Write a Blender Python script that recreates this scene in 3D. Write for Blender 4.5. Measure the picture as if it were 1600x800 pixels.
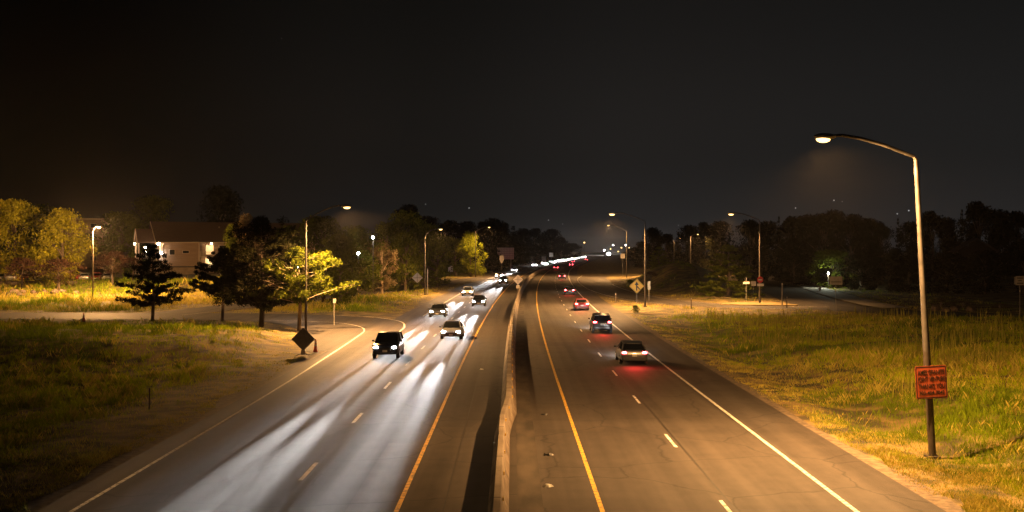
import bpy, math, random
import numpy as np
R = math.radians
sc = bpy.context.scene
for o in list(bpy.data.objects): bpy.data.objects.remove(o)
col = sc.collection
random.seed(7); rng = np.random.default_rng(7)

# ------------------------------------------------------------------ camera
CAM_H, FPX, HORIZON = 7.58, 1760.0, 390.0        # eye height on the overbridge, focal length in photo pixels, horizon row
cd = bpy.data.cameras.new('camera'); cam = bpy.data.objects.new('camera', cd); col.objects.link(cam)
cam.location = (0, 0, CAM_H); cam.rotation_euler = (R(90), 0, 0)
cd.sensor_width = 36; cd.lens = 36 * FPX / 1600; cd.shift_y = -10 / 1600
cd.clip_start = 0.1; cd.clip_end = 6000
sc.camera = cam

# ------------------------------------------------------------------ exposure
sc.view_settings.view_transform = 'Standard'; sc.view_settings.look = 'None'
sc.view_settings.exposure = 0.0; sc.view_settings.gamma = 1.0; sc.view_settings.use_curve_mapping = False
sc.render.engine = 'CYCLES'
sc.cycles.use_denoising = True; sc.render.filter_size = 1.15
sc.cycles.use_light_tree = True
sc.cycles.max_bounces = 5; sc.cycles.diffuse_bounces = 2; sc.cycles.glossy_bounces = 2
sc.cycles.transmission_bounces = 3; sc.cycles.volume_bounces = 0; sc.cycles.transparent_max_bounces = 4
sc.cycles.sample_clamp_indirect = 3.0
sc.cycles.caustics_reflective = False; sc.cycles.caustics_refractive = False

LAMP = 2.9                                        # master level of the sodium street lamps
LAMP_COL = (1.0, 0.50, 0.165)
HEAD = 1.0                                        # master level of the vehicle headlamps
HAZE = 0.000065

# ------------------------------------------------------------------ night sky
w = bpy.data.worlds.new('World'); sc.world = w; w.use_nodes = True
nt = w.node_tree; nt.nodes.clear()
def N(tree, t, **k):
    n = tree.nodes.new(t)
    for a, b in k.items(): setattr(n, a, b)
    return n
def math_node(tree, op, a, b=None, clamp=False):
    n = N(tree, 'ShaderNodeMath', operation=op, use_clamp=clamp)
    for i, v in enumerate((a, b)):
        if v is None: continue
        if hasattr(v, 'links'): tree.links.new(v, n.inputs[i])
        else: n.inputs[i].default_value = v
    return n.outputs[0]
tc = N(nt, 'ShaderNodeTexCoord'); sep = N(nt, 'ShaderNodeSeparateXYZ'); nt.links.new(tc.outputs['Generated'], sep.inputs[0])
def ramp(tree, src, stops, interp='EASE'):
    r = N(tree, 'ShaderNodeValToRGB'); r.color_ramp.interpolation = interp
    e = r.color_ramp.elements
    while len(e) < len(stops): e.new(0.5)
    for k, (p, c) in zip(e, stops):
        k.position = p; k.color = (*c, 1)
    if src is not None: tree.links.new(src, r.inputs[0])
    return r.outputs[0]
# light of the town: stronger towards the right and towards the skyline ahead
u = math_node(nt, 'MULTIPLY_ADD', sep.outputs['X'], 1.0); nt.nodes[-1].inputs[2].default_value = 0.5
side = ramp(nt, u, [(0.0, (.0006, .0005, .0004)), (0.12, (.0008, .0007, .0005)), (0.40, (.0058, .0054, .0048)), (0.62, (.0105, .0097, .0090)), (1.0, (.0095, .0093, .0090))])
zz = math_node(nt, 'MULTIPLY', math_node(nt, 'ABSOLUTE', sep.outputs['Z']), 4.0, True)
vert = ramp(nt, zz, [(0.0, (1.9, 1.9, 2.0)), (0.35, (1.35, 1.33, 1.33)), (1.0, (.75, .75, .75))])
mul = N(nt, 'ShaderNodeMix', data_type='RGBA', blend_type='MULTIPLY'); mul.inputs[0].default_value = 1
nt.links.new(side, mul.inputs[6]); nt.links.new(vert, mul.inputs[7])
total = mul.outputs[2]
stars = [(1243, 325, .5), (1303, 313, .6), (1316, 315, .12), (1402, 334, .35), (1420, 329, .45), (733, 325, .3), (665, 319, .16), (857, 344, .3), (879, 350, .12), (1060, 352, .1), (440, 60, .04)]
for sx, sy, sv in stars:
    d = np.array([(sx - 800) / FPX, 1, (HORIZON - sy) / FPX]); d /= np.linalg.norm(d)
    dn = N(nt, 'ShaderNodeVectorMath', operation='DISTANCE'); nt.links.new(tc.outputs['Generated'], dn.inputs[0]); dn.inputs[1].default_value = d
    m = math_node(nt, 'MULTIPLY', math_node(nt, 'LESS_THAN', dn.outputs['Value'], 0.00055), sv)
    a = N(nt, 'ShaderNodeMix', data_type='RGBA', blend_type='ADD'); a.inputs[0].default_value = 1
    nt.links.new(total, a.inputs[6]); nt.links.new(m, a.inputs[7]); total = a.outputs[2]
bg = N(nt, 'ShaderNodeBackground'); bg.inputs['Strength'].default_value = 1.0; nt.links.new(total, bg.inputs['Color'])
wo = N(nt, 'ShaderNodeOutputWorld'); nt.links.new(bg.outputs[0], wo.inputs['Surface'])

# ------------------------------------------------------------------ helpers
def gx(px, Y): return (px - 800) * Y / FPX                       # photo column at a known distance -> metres
def gz(py, Y): return CAM_H + (HORIZON - py) * Y / FPX           # photo row at a known distance -> height
def link(o, parent=None):
    col.objects.link(o)
    if parent is not None: o.parent = parent
    return o
def tag(o, label=None, cat=None, group=None, kind=None):
    if label: o['label'] = label
    if cat: o['category'] = cat
    if group: o['group'] = group
    if kind: o['kind'] = kind
    return o
def thing(name, label, cat, loc=(0, 0, 0), rz=0, group=None):
    o = bpy.data.objects.new(name, None); o.empty_display_size = .3
    o.location = loc; o.rotation_euler = (0, 0, rz); link(o)
    return tag(o, label, cat, group)
def copy_tree(o, parent=None):
    c = o.copy(); col.objects.link(c)
    if parent is not None: c.parent = parent
    for ch in list(o.children): copy_tree(ch, c)
    return c

class MB:
    def __init__(s): s.v = []; s.f = []
    def add(s, vs, fs):
        b = len(s.v); s.v += [tuple(p) for p in vs]; s.f += [tuple(i + b for i in f) for f in fs]; return s
    def box(s, c, d, rz=0, rx=0, ry=0):
        x, y, z = (a / 2 for a in d)
        vs = [(-x, -y, -z), (x, -y, -z), (x, y, -z), (-x, y, -z), (-x, -y, z), (x, -y, z), (x, y, z), (-x, y, z)]
        ca, sa = math.cos(rz), math.sin(rz); cb, sb = math.cos(rx), math.sin(rx); cc, sn = math.cos(ry), math.sin(ry)
        o = []
        for (a, b, e) in vs:
            b, e = b * cb - e * sb, b * sb + e * cb
            a, e = a * cc + e * sn, -a * sn + e * cc
            a, b = a * ca - b * sa, a * sa + b * ca
            o.append((a + c[0], b + c[1], e + c[2]))
        return s.add(o, [(0, 3, 2, 1), (4, 5, 6, 7), (0, 1, 5, 4), (1, 2, 6, 5), (2, 3, 7, 6), (3, 0, 4, 7)])
    def tube(s, pts, rad, n=8, cap=True):
        pts = [np.array(p, float) for p in pts]
        if not hasattr(rad, '__len__'): rad = [rad] * len(pts)
        vs = []; up = None
        for i, p in enumerate(pts):
            t = pts[min(i + 1, len(pts) - 1)] - pts[max(i - 1, 0)]; t = t / (np.linalg.norm(t) + 1e-9)
            if up is None:
                up = np.array([1., 0, 0]) if abs(t[2]) > .7 else np.array([0, 0, 1.])
            a = np.cross(t, up); a /= np.linalg.norm(a) + 1e-9; b = np.cross(a, t); up = b
            for k in range(n):
                q = 2 * math.pi * k / n
                vs.append(p + rad[i] * (math.cos(q) * a + math.sin(q) * b))
        fs = []
        for i in range(len(pts) - 1):
            for k in range(n):
                fs.append((i * n + k, i * n + (k + 1) % n, (i + 1) * n + (k + 1) % n, (i + 1) * n + k))
        if cap:
            fs.append(tuple(range(n - 1, -1, -1))); m = (len(pts) - 1) * n; fs.append(tuple(range(m, m + n)))
        return s.add(vs, fs)
    def ell(s, c, r, nu=12, nv=8, z0=-1., z1=1.):
        vs = []; fs = []
        for j in range(nv + 1):
            zt = z0 + (z1 - z0) * j / nv; zt = max(-1, min(1, math.sin(math.pi / 2 * zt) if z0 == -1 and z1 == 1 else zt))
            q = math.sqrt(max(0, 1 - zt * zt)) + 1e-4
            for i in range(nu):
                a = 2 * math.pi * i / nu
                vs.append((c[0] + r[0] * q * math.cos(a), c[1] + r[1] * q * math.sin(a), c[2] + r[2] * zt))
        for j in range(nv):
            for i in range(nu):
                fs.append((j * nu + i, j * nu + (i + 1) % nu, (j + 1) * nu + (i + 1) % nu, (j + 1) * nu + i))
        fs.append(tuple(range(nu - 1, -1, -1))); fs.append(tuple(range(nv * nu, nv * nu + nu)))
        return s.add(vs, fs)
    def prism(s, poly, y0, y1):                       # polygon in local x,z extruded along y
        n = len(poly)
        vs = [(x, y0, z) for x, z in poly] + [(x, y1, z) for x, z in poly]
        fs = [tuple(range(n)), tuple(range(2 * n - 1, n - 1, -1))]
        fs += [(i, i + n, (i + 1) % n + n, (i + 1) % n) for i in range(n)]
        return s.add(vs, fs)
    def loft(s, secs, cap=True):
        n = len(secs[0]); vs = [p for q in secs for p in q]; fs = []
        for i in range(len(secs) - 1):
            for k in range(n): fs.append((i * n + k, i * n + (k + 1) % n, (i + 1) * n + (k + 1) % n, (i + 1) * n + k))
        if cap: fs += [tuple(range(n - 1, -1, -1)), tuple(range((len(secs) - 1) * n, len(secs) * n))]
        return s.add(vs, fs)
    def build(s, name, m, parent=None, smooth=False, loc=None):
        me = bpy.data.meshes.new(name); me.from_pydata(s.v, [], s.f); me.update()
        if m is not None: me.materials.append(m)
        if smooth:
            me.polygons.foreach_set('use_smooth', [True] * len(me.polygons))
            try: me.set_sharp_from_angle(angle=R(38))
            except Exception: pass
        o = bpy.data.objects.new(name, me); link(o, parent)
        if loc: o.location = loc
        return o
def fast_mesh(name, V, F, m, parent=None):
    V = np.asarray(V, np.float32); F = np.asarray(F, np.int32); k = F.shape[1]
    me = bpy.data.meshes.new(name); me.vertices.add(len(V)); me.vertices.foreach_set('co', V.ravel())
    me.loops.add(F.size); me.loops.foreach_set('vertex_index', F.ravel())
    me.polygons.add(len(F)); me.polygons.foreach_set('loop_start', np.arange(0, F.size, k, dtype=np.int32))
    me.update(calc_edges=True)
    if m is not None: me.materials.append(m)
    o = bpy.data.objects.new(name, me); link(o, parent); return o

# value noise for the ground and for the grass
def vnoise(x, y, s, seed):
    g = np.random.default_rng(seed).random((64, 64)); x = np.asarray(x) / s; y = np.asarray(y) / s
    xi = np.floor(x).astype(int); yi = np.floor(y).astype(int); fx = x - xi; fy = y - yi
    fx = fx * fx * (3 - 2 * fx); fy = fy * fy * (3 - 2 * fy)
    a = g[xi % 64, yi % 64]; b = g[(xi + 1) % 64, yi % 64]; c_ = g[xi % 64, (yi + 1) % 64]; d = g[(xi + 1) % 64, (yi + 1) % 64]
    return (a * (1 - fx) + b * fx) * (1 - fy) + (c_ * (1 - fx) + d * fx) * fy
def sstep(a, b, x): t = np.clip((np.asarray(x, float) - a) / (b - a), 0, 1); return t * t * (3 - 2 * t)

# ------------------------------------------------------------------ materials
def mat(name, colr, rough=.6, metal=0., col2=None, scale=6., detail=4., bump=0., stretch=(1, 1, 1), coord='Object', spec=.5, lo=.35, hi=.65, objvar=0., bscale=None):
    m = bpy.data.materials.new(name); m.use_nodes = True; t = m.node_tree; b = t.nodes['Principled BSDF']
    b.inputs['Roughness'].default_value = rough; b.inputs['Metallic'].default_value = metal
    b.inputs['Specular IOR Level'].default_value = spec
    col2 = col2 or tuple(x * .8 for x in colr)
    if coord == 'Position': src = N(t, 'ShaderNodeNewGeometry').outputs['Position']
    else: src = N(t, 'ShaderNodeTexCoord').outputs[coord]
    mp = N(t, 'ShaderNodeMapping'); mp.inputs['Scale'].default_value = stretch; t.links.new(src, mp.inputs[0])
    n = N(t, 'ShaderNodeTexNoise'); n.inputs['Scale'].default_value = scale; n.inputs['Detail'].default_value = detail; t.links.new(mp.outputs[0], n.inputs['Vector'])
    c = ramp(t, n.outputs[0], [(lo, col2), (hi, colr)], 'LINEAR')
    if objvar:
        oi = N(t, 'ShaderNodeObjectInfo'); hs = N(t, 'ShaderNodeHueSaturation'); t.links.new(c, hs.inputs['Color'])
        v = math_node(t, 'MULTIPLY_ADD', oi.outputs['Random'], objvar); t.nodes[-1].inputs[2].default_value = 1 - objvar / 2
        t.links.new(v, hs.inputs['Value']); c = hs.outputs[0]
    t.links.new(c, b.inputs['Base Color'])
    if bump:
        n2 = n
        if bscale:
            n2 = N(t, 'ShaderNodeTexNoise'); n2.inputs['Scale'].default_value = bscale; t.links.new(mp.outputs[0], n2.inputs['Vector'])
        bp = N(t, 'ShaderNodeBump'); bp.inputs['Strength'].default_value = bump; bp.inputs['Distance'].default_value = .02
        t.links.new(n2.outputs[0], bp.inputs['Height']); t.links.new(bp.outputs[0], b.inputs['Normal'])
    return m
def emit(name, colr, strength):
    m = bpy.data.materials.new(name); m.use_nodes = True; b = m.node_tree.nodes['Principled BSDF']
    b.inputs['Base Color'].default_value = (.6, .6, .6, 1)
    b.inputs['Emission Color'].default_value = (*colr, 1); b.inputs['Emission Strength'].default_value = strength
    return m
def leafmat(name, c1, c2, scale=.6, trans=.35, objvar=.4):
    m = bpy.data.materials.new(name); m.use_nodes = True; t = m.node_tree; t.nodes.clear()
    g = N(t, 'ShaderNodeNewGeometry')
    n = N(t, 'ShaderNodeTexNoise'); n.inputs['Scale'].default_value = scale; n.inputs['Detail'].default_value = 3; t.links.new(g.outputs['Position'], n.inputs['Vector'])
    mixv = math_node(t, 'ADD', math_node(t, 'MULTIPLY', n.outputs[0], .75), math_node(t, 'MULTIPLY', g.outputs['Random Per Island'], .3))
    c = ramp(t, mixv, [(.3, c2), (.75, c1)], 'LINEAR')
    oi = N(t, 'ShaderNodeObjectInfo'); hs = N(t, 'ShaderNodeHueSaturation'); t.links.new(c, hs.inputs['Color'])
    v = math_node(t, 'MULTIPLY_ADD', oi.outputs['Random'], objvar); t.nodes[-1].inputs[2].default_value = 1 - objvar / 2
    t.links.new(v, hs.inputs['Value'])
    d = N(t, 'ShaderNodeBsdfDiffuse'); tr = N(t, 'ShaderNodeBsdfTranslucent'); mx = N(t, 'ShaderNodeMixShader'); mx.inputs[0].default_value = trans
    t.links.new(hs.outputs[0], d.inputs[0]); t.links.new(hs.outputs[0], tr.inputs[0])
    t.links.new(d.outputs[0], mx.inputs[1]); t.links.new(tr.outputs[0], mx.inputs[2])
    out = N(t, 'ShaderNodeOutputMaterial'); t.links.new(mx.outputs[0], out.inputs[0]); return m

def asphalt(name, c1, c2, rough=.74, wear=True):
    m = bpy.data.materials.new(name); m.use_nodes = True; t = m.node_tree; b = t.nodes['Principled BSDF']
    pos = N(t, 'ShaderNodeNewGeometry').outputs['Position']
    def noise(sc_, st, det=4):
        mp = N(t, 'ShaderNodeMapping'); mp.inputs['Scale'].default_value = st; t.links.new(pos, mp.inputs[0])
        n = N(t, 'ShaderNodeTexNoise'); n.inputs['Scale'].default_value = sc_; n.inputs['Detail'].default_value = det; t.links.new(mp.outputs[0], n.inputs['Vector']); return n.outputs[0]
    big = noise(.16, (1, .35, 1), 5); lane = noise(1.1, (1, .015, 1), 3); cross = noise(.5, (.05, 1, 1), 3); fine = noise(38., (1, 1, 1), 2); mid = noise(2.2, (1, .5, 1), 4)
    v = math_node(t, 'MULTIPLY', big, .30)
    for q, k in ((lane, .34), (cross, .12), (mid, .16), (fine, .26)): v = math_node(t, 'ADD', v, math_node(t, 'MULTIPLY', q, k))
    c = ramp(t, v, [(.42, c2), (.74, c1)], 'LINEAR'); t.links.new(c, b.inputs['Base Color'])
    # repair patches and cracks of the surface itself
    dn = N(t, 'ShaderNodeTexNoise'); dn.inputs['Scale'].default_value = .7; dn.inputs['Detail'].default_value = 5; t.links.new(pos, dn.inputs['Vector'])
    ad = N(t, 'ShaderNodeMix', data_type='RGBA', blend_type='ADD'); ad.inputs[0].default_value = .9; t.links.new(pos, ad.inputs[6]); t.links.new(dn.outputs['Color'], ad.inputs[7])
    vo = N(t, 'ShaderNodeTexVoronoi', feature='DISTANCE_TO_EDGE'); vo.inputs['Scale'].default_value = .17; t.links.new(ad.outputs[2], vo.inputs['Vector'])
    crack = ramp(t, vo.outputs['Distance'], [(.0, (.45, .45, .45)), (.010, (1, 1, 1))], 'LINEAR')
    mp = N(t, 'ShaderNodeMapping'); mp.inputs['Scale'].default_value = (.27, .055, 1); t.links.new(pos, mp.inputs[0])
    vp = N(t, 'ShaderNodeTexVoronoi', distance='CHEBYCHEV'); vp.inputs['Scale'].default_value = 1; vp.inputs['Randomness'].default_value = .7; t.links.new(mp.outputs[0], vp.inputs['Vector'])
    sp = N(t, 'ShaderNodeSeparateColor'); t.links.new(vp.outputs['Color'], sp.inputs[0])
    patch = ramp(t, sp.outputs[0], [(.0, (.72, .72, .74)), (.28, (1, 1, 1)), (.85, (1.06, 1.04, 1.0))], 'LINEAR')
    for q in (crack, patch):
        mm = N(t, 'ShaderNodeMix', data_type='RGBA', blend_type='MULTIPLY'); mm.inputs[0].default_value = 1; t.links.new(c, mm.inputs[6]); t.links.new(q, mm.inputs[7]); c = mm.outputs[2]
    t.links.new(c, b.inputs['Base Color'])
    rr = math_node(t, 'MULTIPLY_ADD', lane, -.18); t.nodes[-1].inputs[2].default_value = rough + .12; t.links.new(rr, b.inputs['Roughness'])
    b.inputs['Specular IOR Level'].default_value = .28
    bp = N(t, 'ShaderNodeBump'); bp.inputs['Strength'].default_value = .5; bp.inputs['Distance'].default_value = .01
    t.links.new(fine, bp.inputs['Height']); t.links.new(bp.outputs[0], b.inputs['Normal']); return m
def paint(name, c, under):
    m = bpy.data.materials.new(name); m.use_nodes = True; t = m.node_tree; b = t.nodes['Principled BSDF']
    pos = N(t, 'ShaderNodeNewGeometry').outputs['Position']
    n = N(t, 'ShaderNodeTexNoise'); n.inputs['Scale'].default_value = 5.; n.inputs['Detail'].default_value = 6; n.inputs['Roughness'].default_value = .7; t.links.new(pos, n.inputs['Vector'])
    cc = ramp(t, n.outputs[0], [(.41, under), (.53, c)], 'LINEAR'); t.links.new(cc, b.inputs['Base Color']); b.inputs['Roughness'].default_value = .55; return m

M = {}
M['asphalt'] = asphalt('asphalt', (.078, .067, .058), (.018, .0155, .013))
M['asphalt_dark'] = asphalt('asphalt_dark', (.055, .048, .042), (.016, .014, .012))
M['concrete_path'] = mat('concrete_path', (.30, .27, .23), .8, col2=(.2, .18, .15), scale=.8, coord='Position', bump=.2)
M['seal'] = mat('joint_seal', (.008, .007, .006), .7, col2=(.018, .016, .014), scale=2, coord='Position')
M['white_paint'] = paint('white_paint', (.72, .70, .64), (.16, .15, .13))
M['yellow_paint'] = paint('yellow_paint', (.72, .43, .045), (.16, .12, .07))
M['white_worn'] = paint('white_worn', (.55, .52, .46), (.09, .08, .07))
M['gravel'] = mat('gravel', (.17, .13, .085), .9, col2=(.07, .052, .034), scale=3.5, detail=8, coord='Position', bump=.6)
M['concrete'] = mat('barrier_concrete', (.30, .255, .20), .85, col2=(.15, .12, .09), scale=.9, detail=8, coord='Position', bump=.25, stretch=(1, .6, 1.4))
M['reflector'] = mat('reflector_yellow', (.80, .52, .03), .35)
M['galv'] = mat('galvanised', (.075, .07, .064), .55, .3, col2=(.035, .033, .03), scale=2.2)
M['bronze'] = mat('painted_brown', (.055, .045, .036), .5, .2, col2=(.035, .028, .022), scale=3)
M['lamp_shell'] = mat('lamp_shell', (.25, .24, .22), .5, .3)
M['sign_back'] = mat('sign_back', (.56, .52, .46), .55, .1, col2=(.44, .40, .35), scale=3)
M['sign_grey'] = mat('sign_dull_back', (.15, .135, .11), .6, .2, col2=(.11, .10, .08), scale=4)
M['sign_white'] = mat('sign_white', (.68, .66, .60), .5, col2=(.6, .57, .52), scale=3)
M['sign_orange'] = mat('sign_orange', (.36, .072, .028), .5, col2=(.30, .058, .022), scale=3)
M['sign_yellow'] = mat('sign_yellow', (.78, .47, .03), .45, col2=(.70, .41, .03), scale=3)
M['sign_red'] = mat('sign_red', (.55, .03, .03), .5)
M['sign_green'] = mat('sign_green', (.03, .16, .08), .5)
M['sign_blue'] = mat('sign_blue', (.22, .26, .32), .5)
M['black'] = mat('black_paint', (.016, .014, .012), .5)
M['cone'] = mat('cone_orange', (.60, .10, .02), .5)
M['steel_post'] = mat('steel_post', (.34, .32, .29), .5, .4)
M['wood_post'] = mat('dark_post', (.07, .05, .035), .8)
M['bark'] = mat('bark', (.11, .08, .055), .9, col2=(.05, .036, .025), scale=5, stretch=(3, 3, .5), bump=.5)
M['bark_pale'] = mat('bark_pale', (.36, .28, .19), .9, col2=(.2, .15, .1), scale=5, stretch=(3, 3, .5), bump=.4)
M['leaf_willow'] = leafmat('leaf_willow', (.40, .39, .03), (.13, .125, .015))
M['leaf_green'] = leafmat('leaf_green', (.13, .155, .018), (.042, .054, .009))
M['leaf_bright'] = leafmat('leaf_bright', (.18, .21, .012), (.075, .095, .01))
M['leaf_pale'] = leafmat('leaf_pale', (.19, .15, .085), (.09, .068, .034))
M['leaf_dark'] = leafmat('leaf_dark', (.016, .016, .008), (.006, .007, .004))  # lack of lamplight put into a near black leaf colour
M['leaf_purple'] = leafmat('leaf_purple', (.085, .045, .032), (.035, .019, .014))
M['needle'] = leafmat('needle', (.022, .022, .009), (.009, .010, .005), trans=.15)  # backlit pines: shade put into the needle colour
M['needle_lit'] = leafmat('needle_lit', (.12, .145, .012), (.045, .06, .01), trans=.3)  # brighter needle copy, lamplight put into its colour
M['grass_dry'] = leafmat('grass_dry', (.66, .56, .11), (.33, .27, .05), scale=.45, trans=.3, objvar=0)
M['grass_green'] = leafmat('grass_green', (.44, .54, .007), (.18, .235, .006), scale=.3, trans=.3, objvar=0)
M['grass_deep'] = leafmat('grass_deep', (.22, .31, .012), (.09, .13, .007), scale=.3, trans=.3, objvar=0)
M['weed'] = leafmat('weed', (.34, .32, .05), (.17, .17, .03), scale=.8, trans=.3, objvar=0)
M['rock'] = mat('rock', (.17, .13, .095), .9, col2=(.08, .06, .045), scale=2.5, bump=.6)
M['tyre'] = mat('tyre', (.02, .02, .02), .8)
M['rim'] = mat('rim', (.5, .5, .5), .35, .8)
M['glass'] = mat('car_glass', (.012, .014, .016), .06, 0, spec=.6)
M['trim'] = mat('black_trim', (.02, .02, .02), .45)
M['plate'] = mat('number_plate', (.55, .55, .5), .5)
M['head_on'] = emit('headlamp_lit', (1, .96, .93), 260)
M['head_far'] = emit('headlamp_lit_far', (1, .97, .95), 3500)
M['tail_on'] = emit('taillamp_lit', (1, .04, .05), 60)
M['lens_off'] = mat('lens_off', (.5, .5, .48), .15)
M['tail_off'] = mat('tail_off', (.25, .015, .015), .2)
M['lamp_lens'] = emit('street_lamp_lens', (1, .60, .19), 5.0)
M['lamp_white'] = emit('white_lamp_bulb', (1, .95, .9), 60)
M['lamp_warm'] = emit('wall_lamp_bulb', (1, .72, .42), 60)

# ------------------------------------------------------------------ plan of the roads
def c(Y):                                            # the highway bends gently to the right beyond 60 m
    Y = np.asarray(Y, float)
    return np.where(Y < 60, 0, np.where(Y < 600, (Y - 60) ** 2 / 11000, 26.51 + .0982 * (Y - 600)))
def slope(Y): return 0 if Y < 60 else ((Y - 60) / 5500 if Y < 600 else .0982)
def catmull(P, n=10):
    P = [np.array(p, float) for p in P]; P = [2 * P[0] - P[1]] + P + [2 * P[-1] - P[-2]]; out = []
    for i in range(1, len(P) - 2):
        for k in range(n):
            t = k / n; a, b, d, e = P[i - 1:i + 3]
            out.append(.5 * (2 * b + (d - a) * t + (2 * a - 5 * b + 4 * d - e) * t * t + (3 * b - a - 3 * d + e) * t ** 3))
    out.append(P[-2]); return np.array(out)
SIDE = catmull([(-190, 131), (-110, 129), (-60, 129), (-34, 128), (-22, 123), (-15.5, 112), (-11.5, 98), (-9.5, 85)])
EXIT = catmull([(-4, 330), (-9.5, 290), (-15, 256), (-24, 207), (-31, 180), (-37, 150), (-41, 131)])
RAMP = catmull([(24, 330), (20, 285), (18.2, 235), (18.4, 200), (20.6, 173), (25.5, 157), (33, 149), (41, 146)])
STREET = catmull([(165, 118), (80, 124), (58, 129), (46, 139), (43, 152), (50, 205), (60, 260), (72, 325), (95, 430)])
STRIPS = [(SIDE, 6.3), (EXIT, 3.4), (RAMP, 4.0), (STREET, 4.3)]
def edge_l(Y): return np.interp(Y, [0, 95, 125, 3000], [-13.7, -13.9, -13.2, -13.6]) + c(Y)
def edge_r(Y): return np.interp(Y, [0, 100, 130, 3000], [12.6, 12.5, 12.7, 12.6]) + c(Y)
def dist_road(x, y):
    x = np.asarray(x, float); y = np.asarray(y, float)
    d = np.maximum(edge_l(y) - x, x - edge_r(y))
    for P, hw in STRIPS:
        m = np.full(x.shape, 1e9)
        for a, b in zip(P[:-1:2], P[2::2]):
            ab = b - a; t = np.clip(((x - a[0]) * ab[0] + (y - a[1]) * ab[1]) / (ab @ ab), 0, 1)
            m = np.minimum(m, np.hypot(x - a[0] - t * ab[0], y - a[1] - t * ab[1]))
        d = np.minimum(d, m - hw)
    return d
def hill(x, y):
    h = (vnoise(x, y, 9, 3) - .5) * .35 + (vnoise(x, y, 3.3, 4) - .5) * .14
    left = sstep(-15, -24, x); right = sstep(14, 22, x)
    # left: a bank with a ditch on the near side, level field, car park terrace further back
    berm = y + (vnoise(x, y, 22, 9) - .5) * 9
    h = h + left * (-.45 * sstep(76, 66, berm) + 1.0 * sstep(71, 80, berm) * sstep(112, 92, y))
    h = h + sstep(-36, -52, x) * (1.9 * sstep(172, 205, y)) + sstep(-22, -30, x) * sstep(-60, -40, x) * 1.2 * sstep(190, 240, y)
    # right: shallow ditch, then a bank; a mound beside the ramp further on
    h = h + sstep(13, 16, x) * sstep(22, 17, x) * -.45 * sstep(130, 110, y) + right * sstep(120, 60, y) * .5 + sstep(22, 40, x) * sstep(125, 112, y) * .5
    h = h + 4.2 * np.exp(-((x - 33.5) / 8.5) ** 2 - ((y - 238) / 30) ** 2) + 2.5 * np.exp(-((x - 40) / 6) ** 2 - ((y - 265) / 40) ** 2)
    h = h + sstep(70, 110, x) * sstep(140, 240, y) * 2.0
    return h
def ground_z(x, y):
    d = dist_road(x, y); far = np.clip((np.asarray(y, float) - 150) / 50, 0, 1)
    return -.09 + .06 * sstep(0, .6, d) + sstep(.5 + far * 1.0, 5 + far * 5, d) * hill(x, y)
def gh(x, y): return float(ground_z(np.array([float(x)]), np.array([float(y)]))[0])

def spaced(a, fine0, fine1, step, b, grow=1.18):
    m = list(np.arange(fine0, fine1 + 1e-6, step)); s = step; p = fine1
    while p < b: s *= grow; p += s; m.append(min(p, b))
    s = step; p = fine0
    while p > a: s *= grow; p -= s; m.insert(0, max(p, a))
    return np.array(m)
def structure(o): o['kind'] = 'structure'; return o
def grid_mesh(name, X, Y, Z, m, parent=None):
    ny, nx = X.shape; V = np.stack([X, Y, Z], -1).reshape(-1, 3); i = np.arange(ny * nx).reshape(ny, nx)
    F = np.stack([i[:-1, :-1], i[:-1, 1:], i[1:, 1:], i[1:, :-1]], -1).reshape(-1, 4); return fast_mesh(name, V, F, m, parent)
xs = spaced(-1400, -62, 62, 1.0, 1400); ys = spaced(-30, 22, 270, 1.0, 2450)
GX, GY = np.meshgrid(xs, ys)
M['ground'] = mat('ground', (.21, .15, .045), .95, col2=(.05, .04, .014), scale=.6, detail=12, coord='Position', bump=.9, lo=.42, hi=.6, bscale=9)
g = structure(grid_mesh('ground', GX, GY, ground_z(GX, GY), M['ground']))
g.data.polygons.foreach_set('use_smooth', [True] * len(g.data.polygons))

# ------------------------------------------------------------------ road sheets and paint
def sheet_along(name, f0, f1, Y, z, m, parent=None, cols=1):
    Y = np.asarray(Y, float); a = np.asarray(f0(Y), float) + 0 * Y; b = np.asarray(f1(Y), float) + 0 * Y
    t = np.linspace(0, 1, cols + 1)[None, :]; X = a[:, None] * (1 - t) + b[:, None] * t
    return grid_mesh(name, X, np.repeat(Y[:, None], cols + 1, 1), np.full(X.shape, z), m, parent)
def strip(name, P, o0, o1, z, m, parent=None, cols=1):
    T = np.gradient(P, axis=0); T /= np.linalg.norm(T, axis=1)[:, None]; Nn = np.stack([T[:, 1], -T[:, 0]], 1)
    t = np.linspace(o0, o1, cols + 1); X = P[:, 0:1] + Nn[:, 0:1] * t; Y = P[:, 1:2] + Nn[:, 1:2] * t
    return grid_mesh(name, X, Y, np.full(X.shape, z), m, parent)
YR = np.concatenate([np.arange(-25, 120, 5.), np.arange(120, 620, 8.), np.arange(620, 1500, 40.)])
highway = structure(sheet_along('highway', edge_l, edge_r, YR, 0, M['asphalt'], cols=6))
for nm, P, hw, m_, z in (('side_road', SIDE, 6.3, 'asphalt_dark', -.008), ('exit_ramp', EXIT, 3.4, 'asphalt', -.012), ('entry_ramp', RAMP, 4.0, 'asphalt', -.008), ('street', STREET, 4.3, 'asphalt_dark', -.016)):
    structure(strip(nm, P, -hw, hw, z, M[m_], cols=2))
structure(sheet_along('gravel_shoulder', lambda Y: edge_l(Y) - .9 - .5 * vnoise(Y, Y * 0, 7, 5), lambda Y: edge_l(Y) + .02, np.arange(-25, 100, 2.), -.02, M['gravel']))
structure(sheet_along('gravel_verge', lambda Y: edge_r(Y) - .02, lambda Y: edge_r(Y) + .35 + .5 * vnoise(Y, Y * 0, 5, 6), np.arange(-25, 135, 2.), -.02, M['gravel']))
lane_z = .005
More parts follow.
